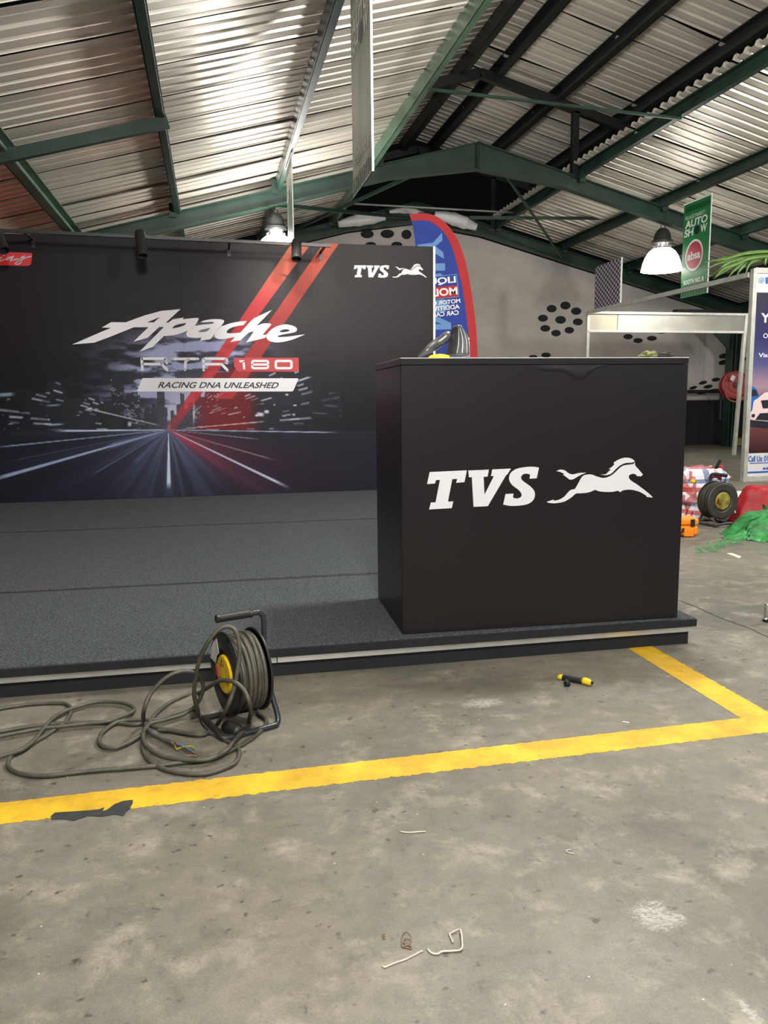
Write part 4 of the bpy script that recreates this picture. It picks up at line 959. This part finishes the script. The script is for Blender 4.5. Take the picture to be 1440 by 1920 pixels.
# ------------------------------------------------------------------ cable reel (built once, copied)
def make_reel():
    r = thing('cable_reel', (0, 0, 0), '', 'cable reel', 'cable reels')
    zc, R = .172, .130
    X = Vector((1, 0, 0))
    for sx in (-1, 1):
        mb = MB(); x0 = sx*.044
        mb.lathe((x0, 0, zc), [(.04, 0), (.075, 0), (.080, sx*.006), (.116, sx*.006), (.124, sx*.001), (R-.002, 0), (R, sx*.003), (R-.001, sx*.007), (R-.006, sx*.005), (.118, sx*.011), (.078, sx*.011), (.072, sx*.005), (.04, sx*.005)], 48, (1, 0, 0), False); mb.build('flange', M['black'], r, True)
    mb = MB(); mb.lathe((0, 0, zc), [(.072, -.044), (.072, .044)], 36, (1, 0, 0), False); mb.build('drum', M['black'], r, True)
    mb = MB(); mb.lathe((-.049, 0, zc), [(0, 0), (.060, 0), (.0605, -.004), (.056, -.009), (0, -.010)], 40, (1, 0, 0), False); plate = mb.build('socket_plate', M['yellow'], r, True)
    mb = MB()
    for a in (80, 200, 320):
        a = math.radians(a); cy, cz = .034*math.cos(a), .034*math.sin(a)
        for dy, dz in ((0, .008), (-.008, -.005), (.008, -.005)): mb.box((-.0592, cy+dy, zc+cz+dz), (.002, .004, .005))
    mb.build('socket_hole', M['ink'], plate)
    mb = MB(); mb.prism([(-.0585, .060, zc-.012), (-.0585, .030, zc-.016), (-.0585, .046, zc+.022)], (-.006, 0, 0)); mb.build('switch', mat('red switch', lin(120, 30, 22), .4), plate)
    mb = MB(); pts = [(rad*math.cos(math.radians(a)), rad*math.sin(math.radians(a))) for rad, a in ((.068, 15), (.112, 12), (.114, 30), (.114, 48), (.112, 64), (.068, 62), (.068, 40))]
    mb.prism([(-.0565, y, zc+z) for y, z in pts], (-.0012, 0, 0)); mb.build('sticker', mat('grey paper sticker', (.55, .55, .52), .6, 0, .2, 60), r)['label'] = 'pale paper sticker'
    rnd = random.Random(4); mb = MB()
    for k in range(9):                                                     # turns of cable, each a little askew
        x = -.035+.0086*k; rr = .110+rnd.uniform(-.006, .007); tx, ty = rnd.uniform(-.05, .05), rnd.uniform(-.05, .05); ph = rnd.uniform(0, 6)
        P = []
        for i in range(48):
            a = 2*math.pi*i/48; q = rr+.003*math.sin(2*a+ph)
            P.append((x+tx*.08*math.sin(a+ph), q*math.cos(a), zc+q*math.sin(a)))
        mb.tube(P, .0068, 8, True)
    for k in range(6):
        x = -.028+.011*k; rr = .098
        mb.tube([(x, rr*math.cos(2*math.pi*i/40), zc+rr*math.sin(2*math.pi*i/40)) for i in range(40)], .0068, 6, True)
    mb.build('cable_winding', M['rubber'], r, 'all')
    z = .349
    mb = MB()
    n = 26; mb.lathe((-.074, 0, z), [(0, 0), (.0115, 0), (.0135, .003)]+[(.0128-.0012*(i % 2), .006+.104*i/n) for i in range(n+1)]+[(.0135, .113), (.0115, .116), (0, .116)], 18, (1, 0, 0), False); mb.build('grip', M['black'], r, True)
    mb = MB(); mb.tube(smooth3([(-.06, 0, z), (.045, 0, z), (.066, 0, z-.002), (.079, 0, z-.020), (.080, .0, z-.06), (.076, -.005, .22), (.079, -.03, .12), (.086, -.055, .055), (.088, -.068, .026), (.080, -.078, .010), (.055, -.085, .009), (-.085, -.092, .009)], 6), .0088, 12)
    mb.build('frame_tube', mat('blue black enamel', (.022, .026, .034), .3), r, True)
    mb = MB(); mb.tube(smooth3([(.076, 0, .2), (.080, .03, .11), (.086, .07, .03), (.078, .085, .010), (.04, .09, .009), (-.085, .09, .009)], 6), .0085, 12); mb.build('back_leg', M['black'], r, True)
    mb = MB(); mb.tube(smooth3([(-.085, -.092, .009), (-.10, -.085, .012), (-.104, -.04, .022), (-.104, .04, .022), (-.10, .085, .012), (-.085, .09, .009)], 5), .009, 10); mb.build('foot_bar', M['rubber_dark'], r, True)
    mb = MB(); mb.tube([(-.05, 0, zc), (.082, 0, zc)], .012, 14); mb.build('axle', M['dark_steel'], r, True)
    return r
reel = make_reel()
RL = at(452, 1255, 1, 2.385); RL.z = 0; RA = math.radians(20)
reel2 = copy_tree(reel)
reel.location = RL; reel.rotation_euler.z = RA
reel['label'] = 'cable reel with a yellow socket plate and loose cable in front of the stage'
r2 = at(1344, 986, 2, 0); reel2.location = (r2.x+.03, r2.y+.05, 0); reel2.rotation_euler.z = math.radians(96); reel2.scale = (1.12, 1.12, 1.12); reel2['label'] = 'dusty cable reel beside the checked bag'
DUST = mat('dusty grey plastic', lin(52, 50, 42), .6, 0, .3, 14); DUSTY = mat('dusty yellow plastic', lin(132, 122, 48), .6, 0, .5, 30); DCAB = mat('dusty dark cable', lin(46, 44, 35), .65, 0, .3, 30)
def redo(o, m_):
    o.data = o.data.copy(); o.data.materials[0] = m_
for o in list(reel2.children):
    k = o.name.split('.')[0]
    if k == 'flange': redo(o, DUST)
    if k == 'socket_plate': redo(o, DUSTY)
    if k == 'cable_winding': redo(o, DCAB)
    if k == 'sticker': bpy.data.objects.remove(o)
for o in reel2.children:
    if o.name.startswith('cable_winding'): o['label'] = 'dark dusty winding'

# loose cable traced on the floor; a third value lifts the cable onto an upright plane at that distance
KC = lambda p: [(q[0]/2.571, 1120+q[1]/2.571)+tuple(q[2:]) for q in p]
KD = lambda p: [(q[0]/4.8, 1270+q[1]/4.8)+tuple(q[2:]) for q in p]
CRAD = .0066
def cable_path(pts, base=CRAD, sub=7):
    P = []
    for q in pts:
        g = at(q[0], q[1], 2, base)
        if len(q) > 2:
            h = at(q[0], q[1], 1, q[2]); P.append(h if h.z > base else g)
        else: P.append(g)
    return smooth3(P, sub)
paths = [
 (KD([(-200,330),(0,283),(250,245),(480,230),(590,238),(640,290),(600,385),(480,480),(250,620),(120,690),(75,760),(85,815),(160,860),(300,885),(480,882),(800,845),(1380,800)])+KC([(870,797),(1000,780),(1120,735),(1230,668),(1285,600),(1240,556)]), CRAD),
 (KD([(-200,790),(0,715),(180,660),(270,600),(340,530),(410,440),(490,360),(600,300),(700,265),(850,225),(1000,218),(1130,235),(1205,275),(1190,312),(1100,352),(980,395),(800,415),(570,440),(380,460),(200,492),(0,530),(-200,570)]), CRAD*2.2),
 (KD([(-200,520),(0,488),(200,452),(420,425),(600,410),(980,405),(1200,425)])+KC([(700,610),(800,640),(900,656),(1000,650),(1090,690),(1150,730),(1140,790),(1080,825),(980,852),(860,845),(760,815),(700,760),(690,690),(730,590),(800,520),(880,478),(960,460),(1010,430,2.36),(1060,402,2.29),(1120,405,2.24),(1170,440,2.22),(1205,520,2.2),(1200,600),(1150,665),(1090,670)]), CRAD),
 (KC([(690,655),(640,690),(560,725),(500,718),(478,690),(500,645),(570,600),(660,590),(760,588),(850,560),(920,540),(960,560),(985,610),(1040,660)]), CRAD*1.5),
 (KC([(1180,640),(1130,690),(1090,740),(1000,782),(880,782),(780,765),(705,715),(690,660),(720,612),(800,590),(880,565),(945,520,2.47),(978,450,2.45),(970,395,2.44),(930,362,2.42),(870,358,2.41),(800,388,2.40),(730,460,2.39),(695,540,2.37),(695,600),(730,655),(780,682),(840,706)]), CRAD*2.4),
 (KC([(930,580),(955,560,2.40),(936,470,2.35),(945,380,2.32),(965,290,2.30),(1010,205,2.28),(1060,152,2.28),(1105,142,2.28),(1140,170,2.27),(1155,260,2.26),(1145,350,2.25),(1125,450,2.24),(1090,540,2.24),(1040,620),(980,660),(900,655),(820,640),(760,640)]), CRAD*1.8)]
mb = MB()
for p, b in paths: mb.tube(cable_path(p, b), CRAD, 8)
inv = (Matrix.Translation(RL) @ Matrix.Rotation(RA, 4, 'Z')).inverted()
def hang(mb, name, material, label=None):
    o = mb.build(name, material, None, 'all'); o.parent = reel; o.matrix_parent_inverse = inv
    if label: o['label'] = label
    return o
hang(mb, 'loose_cable', M['rubber'], 'grey cable lying in loops on the floor')
for nm, colr, pts in (('blue_wire', lin(70, 120, 150), [(838,704),(880,715),(915,735),(935,745)]), ('earth_wire', lin(150, 134, 54), [(840,702),(850,730),(880,722),(930,718),(932,730)]), ('brown_wire', lin(70, 44, 40), [(838,706),(885,728),(920,748),(952,765)]), ('pink_wire', lin(124, 86, 80), [(900,765),(925,762),(950,768),(930,752)])):
    mb = MB(); mb.tube(cable_path(KC(pts), .012), .0022, 6); hang(mb, nm, mat(nm, colr, .5))
mb = MB(); p = fl(437, 1372); p2 = fl(398, 1378)
mb.tube(smooth3([fl(425, 1362, .02), fl(437, 1366, .022), fl(450, 1374, .018)], 4), [.020]*3+[.021]*5+[.018], 12); hang(mb, 'plug', M['rubber_dark'], 'black plug under the drum')

# ------------------------------------------------------------------ things on the counter
def lump(name, c, size, material, seed, amp=.25, n=26, freq=2.0, squash=True, parent=None, loc=None):
    """soft irregular lump standing on its flat base"""
    mb = MB(); vs = []; c = Vector(c)
    for i in range(n+1):
        th = math.pi*i/n
        for j in range(n*2):
            ph = math.pi*j/n
            d = Vector((math.sin(th)*math.cos(ph), math.sin(th)*math.sin(ph), math.cos(th)))
            k = 1+amp*mnoise.noise(d*freq+Vector((seed, 0, 0)))+amp*.5*mnoise.noise(d*freq*2.7+Vector((0, seed, 0)))
            p = Vector((d.x*size[0]*k/2, d.y*size[1]*k/2, d.z*size[2]*k/2+size[2]*.46)); p.z = max(p.z, 0)
            vs.append(c+p)
    m_ = n*2; mb.add(vs, [(i*m_+j, i*m_+(j+1) % m_, (i+1)*m_+(j+1) % m_, (i+1)*m_+j) for i in range(n) for j in range(m_)])
    return mb.build(name, material, parent, 'all', loc=loc or tuple(c))
JY = 3.12
jp = lambda x, y, dy=0: at(x, y, 1, JY+dy)
JK = mat('black glossy leather', (.045, .048, .052), .30, 0, .25, 9, .12, 12, spec=.7)
jbase = jp(848, 668); jbase.z = KZ1
jacket = thing('folded_jacket', tuple(jbase), 'shiny black leather jacket bunched up on the counter', 'jacket')
def loft(rings):
    mb = MB(); n = len(rings[0]); vs = [p for r in rings for p in r]
    mb.add(vs, [(i*n+j, i*n+(j+1) % n, (i+1)*n+(j+1) % n, (i+1)*n+j) for i in range(len(rings)-1) for j in range(n)]+[tuple(range(n-1, -1, -1)), tuple((len(rings)-1)*n+j for j in range(n))]); return mb
def fold_rings(levels, depth, waves, seed):
    out = []
    for k, (xl, xr, y) in enumerate(levels):
        a, b = jp(xl, y), jp(xr, y); c = (a+b)/2; w = (b-a).length/2; ring = []
        for j in range(28):
            t = 2*math.pi*j/28; q = 1+.16*math.sin(waves*t+seed)*(1-.4*k/len(levels))
            ring.append(Vector((c.x+w*math.cos(t)*(.9+.1*q), c.y+depth*math.sin(t)*q*(1-.55*k/len(levels)), max(KZ1+.0005, c.z))))
        out.append(ring)
    return out
loft(fold_rings([(836,880,669),(839,880,662),(842,880,652),(844,879,642),(846,876,632),(848,871,624),(849,866,617),(850,863,613),(853,859,610.5)], .075, 5, .6)).build('upright_fold', JK, jacket, 'all')
P = [jp(785, 668, -.02), jp(792, 664, -.02), jp(803, 656, -.02), jp(816, 647, 0), (jp(829, 638, 0)), jp(838, 631, 0), jp(842, 630, 0)]
mb = MB(); mb.tube(smooth3(P, 5), [.004+.017*min(1, (i+1)/16)*(1+.05*math.sin(i*.6)) for i in range(31)], 14); 
for i, v in enumerate(mb.v): mb.v[i] = (v[0], v[1], max(v[2], KZ1+.0005))
mb.build('sleeve', JK, jacket, 'all')
mb = MB(); mb.tube([jp(871, 630, -.03), jp(876, 632, -.03), jp(880, 636, -.03)], .0022, 6); mb.build('white_trim', M['logo'], jacket)
a, b = at(804, 668, 1, 2.95), at(842, 668, 1, 2.95)
o = lump('yellow_sponge', ((a.x+b.x)/2, 2.95, KZ1), (b.x-a.x, .055, .021), mat('yellow sponge', lin(240, 214, 30), .8, 0, .12, 60, .5, 120), 3, .18); tag(o, 'bright yellow sponge lump on the counter beside the black jacket', 'sponge')
a, b = at(1203, 668, 1, 2.85), at(1232, 668, 1, 2.85)
o = lump('cloth', ((a.x+b.x)/2, 2.85, KZ1), (b.x-a.x, .05, .028), mat('olive cloth', lin(104, 112, 66), .85, 0, .3, 30), 9, .5); tag(o, 'small olive green cloth on the far right of the counter', 'cloth')
a, b = at(1230, 668, 1, 2.84), at(1261, 668, 1, 2.84)
o = lump('cap', ((a.x+b.x)/2, 2.84, KZ1), (b.x-a.x, .055, .022), mat('dark cloth', lin(34, 36, 30), .85, 0, .3, 30), 14, .35); tag(o, 'small dark soft cap beside the olive cloth on the counter', 'cap')

# ------------------------------------------------------------------ belongings on the floor, right of the counter
def tarp_check():
    m = bpy.data.materials.new('checked woven plastic'); m.use_nodes = True; nt = m.node_tree; b = nt.nodes['Principled BSDF']; b.inputs['Roughness'].default_value = .35
    tc = nt.nodes.new('ShaderNodeTexCoord'); sp = nt.nodes.new('ShaderNodeSeparateXYZ'); nt.links.new(tc.outputs['Object'], sp.inputs[0])
    def bands(sock, scale, off, colors):
        a = nt.nodes.new('ShaderNodeMath'); a.operation = 'MULTIPLY_ADD'; nt.links.new(sock, a.inputs[0]); a.inputs[1].default_value = scale; a.inputs[2].default_value = off
        f = nt.nodes.new('ShaderNodeMath'); f.operation = 'FRACT'; nt.links.new(a.outputs[0], f.inputs[0])
        r = nt.nodes.new('ShaderNodeValToRGB'); r.color_ramp.interpolation = 'CONSTANT'; e = r.color_ramp.elements
        while len(e) < len(colors): e.new(.5)
        for q, (t, c) in zip(e, colors): q.position = t; q.color = lin(*c)+(1,)
        nt.links.new(f.outputs[0], r.inputs[0]); return r.outputs[0]
    Wc, Rd, Bl = (238, 238, 242), (206, 120, 120), (132, 148, 176)
    ad = nt.nodes.new('ShaderNodeMath'); ad.operation = 'ADD'; nt.links.new(sp.outputs[0], ad.inputs[0]); nt.links.new(sp.outputs[1], ad.inputs[1])
    h = bands(sp.outputs[2], 5.5, .1, [(0, Wc), (.35, Rd), (.55, Wc), (.72, Bl), (.9, Wc)]); v = bands(ad.outputs[0], 5, .25, [(0, Wc), (.3, Bl), (.5, Wc), (.7, Rd), (.9, Wc)])
    x = nt.nodes.new('ShaderNodeMix'); x.data_type = 'RGBA'; x.blend_type = 'MULTIPLY'; x.inputs[0].default_value = 1; nt.links.new(h, x.inputs[6]); nt.links.new(v, x.inputs[7]); nt.links.new(x.outputs[2], b.inputs['Base Color'])
    n = nt.nodes.new('ShaderNodeTexNoise'); n.inputs['Scale'].default_value = 9; n.inputs['Detail'].default_value = 5
    bp = nt.nodes.new('ShaderNodeBump'); bp.inputs['Strength'].default_value = .5; bp.inputs['Distance'].default_value = .03; nt.links.new(n.outputs['Fac'], bp.inputs['Height']); nt.links.new(bp.outputs[0], b.inputs['Normal'])
    return m
BGY = 5.78
def crumple(levels, depth, y, seed, amp=.05, n=44, zmax=None):
    rings = []
    for k, (xl, xr, yy) in enumerate(levels):
        a, b = at(xl, yy, 1, y), at(xr, yy, 1, y); c = (a+b)/2; w = (b.x-a.x)/2; ring = []; t0 = k/(len(levels)-1)
        for j in range(n):
            t = 2*math.pi*j/n; d = Vector((math.cos(t), math.sin(t), 0))
            f = 1+amp*3*mnoise.noise((d.x*2.2+seed, d.y*2.2, t0*3))+amp*2*mnoise.noise((d.x*6, d.y*6+seed, t0*7))
            ring.append(Vector((c.x+w*d.x*f, y+depth*d.y*f*(1-.45*t0), max(0, c.z+(.03*mnoise.noise((d.x*3, d.y*3+seed, 1)) if k else 0)))))
        rings.append(ring)
    for p in rings[0]: p.z = 0
    return rings
bag = thing('checked_bag', tuple(at(1312, 968, 1, BGY).xy)+(0,), 'red, white and blue checked woven carrier bag slumped behind the counter', 'bag')
loft(crumple([(1262,1350,976),(1258,1356,960),(1262,1352,942),(1268,1350,925),(1270,1356,906),(1272,1360,892),(1276,1352,882),(1290,1342,876)], .22, BGY, 2.0, .11)).build('sack', tarp_check(), bag, 'all')
mb = MB(); mb.tube(smooth3([at(1330, 898, 1, BGY-.23), at(1337, 893, 1, BGY-.25), at(1345, 893, 1, BGY-.25), at(1350, 897, 1, BGY-.22)], 5), .016, 10); mb.build('handle', mat('dark red strap', lin(120, 24, 36), .6), bag, True)
p = at(1299, 902, 1, BGY-.24); mb = MB(); mb.lathe(p, [(0, -.01), (.016, -.01), (.016, .012), (0, .014)], 16, (0, -1, .2), False); o = mb.build('knob', M['yellow'], bag)
o['label'] = 'yellow round knob'
p0, p1 = at(1338, 882, 1, BGY+.02), at(1348, 863, 1, BGY+.02)
mb = MB(); mb.bar(at(1334, 890, 1, BGY-.09), at(1348, 862, 1, BGY-.09), .036, .03); o = mb.build('bracket_bar', M['black'], None, loc=tuple(p0)); tag(o, 'black flat bar sticking out of the checked bag', 'bar')
o = lump('red_cloth', tuple(at(1347, 889, 1, BGY-.02)), (.085, .07, .075), mat('red cloth', lin(176, 34, 32), .8, 0, .15, 20), 6, .4); tag(o, 'small red cloth poking out of the checked bag', 'cloth')

oc = at(1296, 1006, 2, 0)
case = thing('tool_case', (oc.x-.09, oc.y+.1, 0), 'orange plastic tool case half hidden by the counter', 'tool case')
OR = mat('orange plastic', lin(232, 132, 24), .4, 0, .12, 8); CR_ = Matrix.Rotation(math.radians(-14), 3, 'Z'); cc = Vector((oc.x-.11, oc.y+.09, 0))
def cb(c, size, name, m_, bev=.006, parent=case): mb = MB(); mb.box(cc+CR_ @ Vector(c), size, CR_, bev); return mb.build(name, m_, parent)
cb((0, 0, .045), (.34, .17, .07), 'lower_shell', OR, .012); cb((0, 0, .108), (.345, .175, .052), 'lid', OR, .014); cb((.10, -.09, .035), (.07, .02, .062), 'foot_block', OR)
cb((.0, -.095, .035), (.10, .022, .022), 'handle', M['black'], .004); cb((.125, -.09, .105), (.030, .012, .05), 'latch', M['black'], .003); cb((.062, -.088, .05), (.022, .012, .03), 'latch', M['black'], .003)

WPA = at(1395, 938, 1, 6.1)
mb = MB(); mb.prism([at(1374, 931, 1, 6.1)-Vector((0, 0, .0)), at(1412, 926, 1, 6.2), at(1412, 935, 1, 6.0), at(1374, 943, 1, 5.9)], (0, 0, -.012)); o = mb.build('white_board', M['white'], None, loc=tuple(WPA)); 
wb = thing('flat_pack_box', (WPA.x, 6.1, 0), 'white flat box lying between the far cable reel and the red bag', 'box')
bpy.data.objects.remove(o)
q0 = at(1374, 958, 2, 0); bx0, bx1, by0, by1 = q0.x-.1, q0.x+.42, 5.95, 6.5
zt2 = at(1390, 935, 1, 6.0).z
mb = MB(); mb.box(((bx0+bx1)/2, (by0+by1)/2, zt2-.006), (bx1-bx0, by1-by0, .012)); mb.build('lid', M['white'], wb)
mb = MB(); mb.box(((bx0+bx1)/2, (by0+by1)/2, (zt2-.012)/2), (bx1-bx0-.02, by1-by0-.02, zt2-.012)); mb.build('body', M['black'], wb)

RB = 5.45
redbag = thing('red_bag', tuple(at(1400, 985, 1, RB).xy)+(0,), 'red fabric bag folded over at the right edge', 'bag')
RBM = mat('red bag fabric', lin(158, 24, 32), .6, 0, .14, 6, .4, 8)
loft(crumple([(1370,1500,995),(1374,1500,975),(1382,1500,952),(1392,1500,932),(1398,1490,918),(1404,1470,912)], .20, RB, 7.0, .045)).build('sack', RBM, redbag, 'all')
p = [at(1377, 962, 1, RB-.23), at(1380, 962, 1, RB-.23), at(1377, 957.5, 1, RB-.23)]
printed('lettering', [text('S', .03)], quad_map(*p), M['logo'], redbag, 'white letter')
GN = mat('green shade net', lin(44, 126, 62), .55, 0, .55, 18, .9, 40)
net = thing('net_sack', tuple(at(1400, 1015, 2, 0).xy)+(0,), 'crumpled green net sack on the floor at the right edge', 'sack')
gy = 4.85
rings = crumple([(1364,1500,1024),(1362,1500,1014),(1376,1500,1000),(1390,1500,988),(1406,1490,974),(1424,1480,962),(1440,1470,955)], .24, gy, 12.0, .09, 64)
for k, r_ in enumerate(rings):
    for j, p in enumerate(r_):
        w = .045*mnoise.noise((p.x*8, p.y*8, p.z*8+4))+.02*mnoise.noise((p.x*20, p.y*20, p.z*20)); p.y += w*2; p.z = max(0, p.z+w*(.3 if p.x < rings[0][0].x-.35 else .55))
loft(rings).build('sack', GN, net, 'all')
rnd = random.Random(5); mb = MB()
for k in range(110):
    t = rnd.random(); x, y = 1402-t*95+rnd.uniform(-5, 5), 1008+t*26+rnd.uniform(-7, 6); p = fl(x, y, .004+.03*(1-t)*rnd.random()); a = rnd.uniform(0, 6.3); l = rnd.uniform(.02, .06)
    mb.tube(smooth3([p, p+Vector((l*.5*math.cos(a), l*.5*math.sin(a), rnd.uniform(0, .018))), p+Vector((l*math.cos(a+.7), l*math.sin(a+.7), 0))], 3), .0016, 4)
o = mb.build('frayed_strands', mat('frayed green strands', lin(70, 150, 86), .6), net); o['kind'] = 'stuff'

def slip(name, pts, th, material, label, cat, z=.001):
    v, f = fill(pts); mb = MB(); P = [fl(*p, z) for p in v]; k = len(P)
    Q = [fl(*p, z) for p in pts]; n = len(Q)
    mb.add([p+Vector((0, 0, th+.002*mnoise.noise((p.x*30, p.y*30, 0))*(th > .0015))) for p in P], f)
    mb.add(Q+[p+Vector((0, 0, th)) for p in Q], [(i, (i+1) % n, (i+1) % n+n, i+n) for i in range(n)])
    o = mb.build(name, material, None, loc=tuple(fl(*pts[0]))); return tag(o, label, cat)
slip('paper_scrap', [(1362, 1038), (1372, 1037.5), (1390, 1044), (1386, 1047.5)], .003, mat('cream paper', (.62, .57, .46), .8), 'cream paper scrap on the floor below the green net sack', 'paper')
slip('tape_patch', [(95,1531),(103,1524),(150,1521),(185,1518),(196,1514),(192,1521),(200,1519),(215,1508),(232,1502),(249,1500),(249,1506),(243,1516),(246,1515),(236,1523),(232,1530),(215,1527),(190,1531),(165,1530),(150,1535),(138,1539),(122,1536),(97,1537)], .0009, mat('black torn tape', lin(44, 48, 50), .55, 0, .25, 30), 'torn black tape stuck along the yellow floor line', 'tape', .0010)

# chrome framed thing cut by the right edge
cp = fl(1433, 1166)
ct = thing('chrome_stand', (cp.x+.06, cp.y, 0), 'chrome framed white stand cut off by the right edge', 'stand')
mb = MB(); mb.box((cp.x+.006, cp.y, .045), (.010, .022, .066), None, .003); mb.build('upright', M['chrome'], ct)
mb = MB(); mb.box((cp.x+.10, cp.y, .014), (.21, .03, .012), None, .004); mb.build('base_bar', M['chrome'], ct)
mb = MB(); mb.box((cp.x+.10, cp.y, .004), (.20, .028, .008)); mb.build('rubber_foot', M['black'], ct)
mb = MB(); mb.box((cp.x+.11, cp.y+.006, .05), (.19, .006, .055)); mb.build('panel', M['white'], ct)
# hooped cable seen at the far right? (nothing more shows)

# ------------------------------------------------------------------ knife and scraps on the floor
KX = lambda p: tr(p, 1000, 1180, 3.273)
k0, k1 = fl(1046, 1267, .012), fl(1109, 1280, .012); kd = (k1-k0).normalized()
knife = thing('utility_knife', tuple(((k0+k1)/2).xy)+(0,), 'black and yellow knife handle lying in front of the stage', 'knife'); L = (k1-k0).length
up = Vector((0, 0, 1)); sd = kd.cross(up)
def kring(t, w, h, n=16):
    c = k0+kd*t*L; return [c+sd*(w*math.cos(2*math.pi*j/n))+up*(h*math.sin(2*math.pi*j/n)-.012+h) for j in range(n)]
loft([kring(.0, .007, .006), kring(.02, .011, .009), kring(.15, .011, .010)]).build('end_cap', M['yellow'], knife, 'all')
loft([kring(.15, .0105, .0095), kring(.2, .0105, .010), kring(.45, .010, .0095), kring(.7, .0115, .011), kring(.74, .0115, .011)]).build('grip', M['black'], knife, 'all')
loft([kring(.74, .012, .012), kring(.8, .0135, .013), kring(.93, .0125, .012), kring(1.0, .009, .009)]).build('nose', M['yellow'], knife, 'all')
mb = MB(); mb.box(k0+kd*L*1.0+up*.0, (.012, .012, .010), None, .002); mb.build('slider', M['dark_steel'], knife)
p = fl(1063, 1287); o = lump('plastic_bit', (p.x, p.y, 0), (.020, .016, .024), M['black'], 2, .6, 14); tag(o, 'small black plastic bit beside the knife', 'plastic bit')
def wire(name, px_, r, material, label, cat, z=None, flat=False):
    P = smooth3([fl(q[0], q[1], (q[2] if len(q) > 2 else r)) for q in px_], 5); mb = MB(); mb.tube(P, r, 7)
    o = mb.build(name, material, None, 'all', loc=tuple(fl(*px_[0][:2]))); return tag(o, label, cat)
W48 = lambda p: [(640+q[0]/4.8, 1680+q[1]/4.8)+tuple(q[2:]) for q in p]
PALE = mat('pale bent strip', (.42, .385, .32), .5, 0, .2, 40); COP = mat('copper wire', (.17, .115, .07), .4, .3)
wire('bent_strip', W48([(775,478),(810,512),(865,522),(910,500),(1000,495),(1080,478,.004),(1086,400,.006),(1078,330,.007),(1060,300,.006),(985,335),(975,350),(1005,418)]), .0020, PALE, 'pale bent strip shaped like a hook near the bottom of the floor', 'strip')
wire('thin_strip', W48([(365,630),(395,640),(430,625),(490,600),(580,570),(650,535),(732,492)]), .0018, PALE, 'pale thin strip with a frayed end left of the hooked strip', 'strip')
wire('wire_coil', W48([(545,455),(545,380),(570,330,.008),(610,335,.008),(632,385),(615,430),(580,440),(560,415),(585,385,.006),(620,385,.006),(622,420),(600,440),(560,450),(545,456),(590,468),(630,476),(628,458),(600,445)]), .0013, COP, 'small coil of brown wire lying on the floor', 'wire')
wire('wire_scrap', W48([(370,338),(395,340),(365,355),(398,362),(368,372),(395,382),(370,390)]), .0008, COP, 'tiny brown wire squiggle left of the wire coil', 'wire')
wire('straw_piece', [(750, 1559), (765, 1561), (783, 1560), (798, 1559)], .0018, PALE, 'straight pale straw on the floor below the yellow line', 'straw')
wire('straw_piece', [(1070, 1593), (1062, 1594.5), (1064, 1598), (1077, 1601)], .0014, PALE, 'short kinked pale scrap right of the straight straw', 'straw')
wire('tie_scrap', [(124, 1455), (129, 1449), (126, 1458)], .0010, PALE, 'tiny pale tie on the long cable left of the reel', 'tie')
wire('straw_piece', [(1167, 1353), (1180, 1355)], .0014, M['white'], 'short white scrap beside the long yellow line, right of the counter shadow', 'straw')
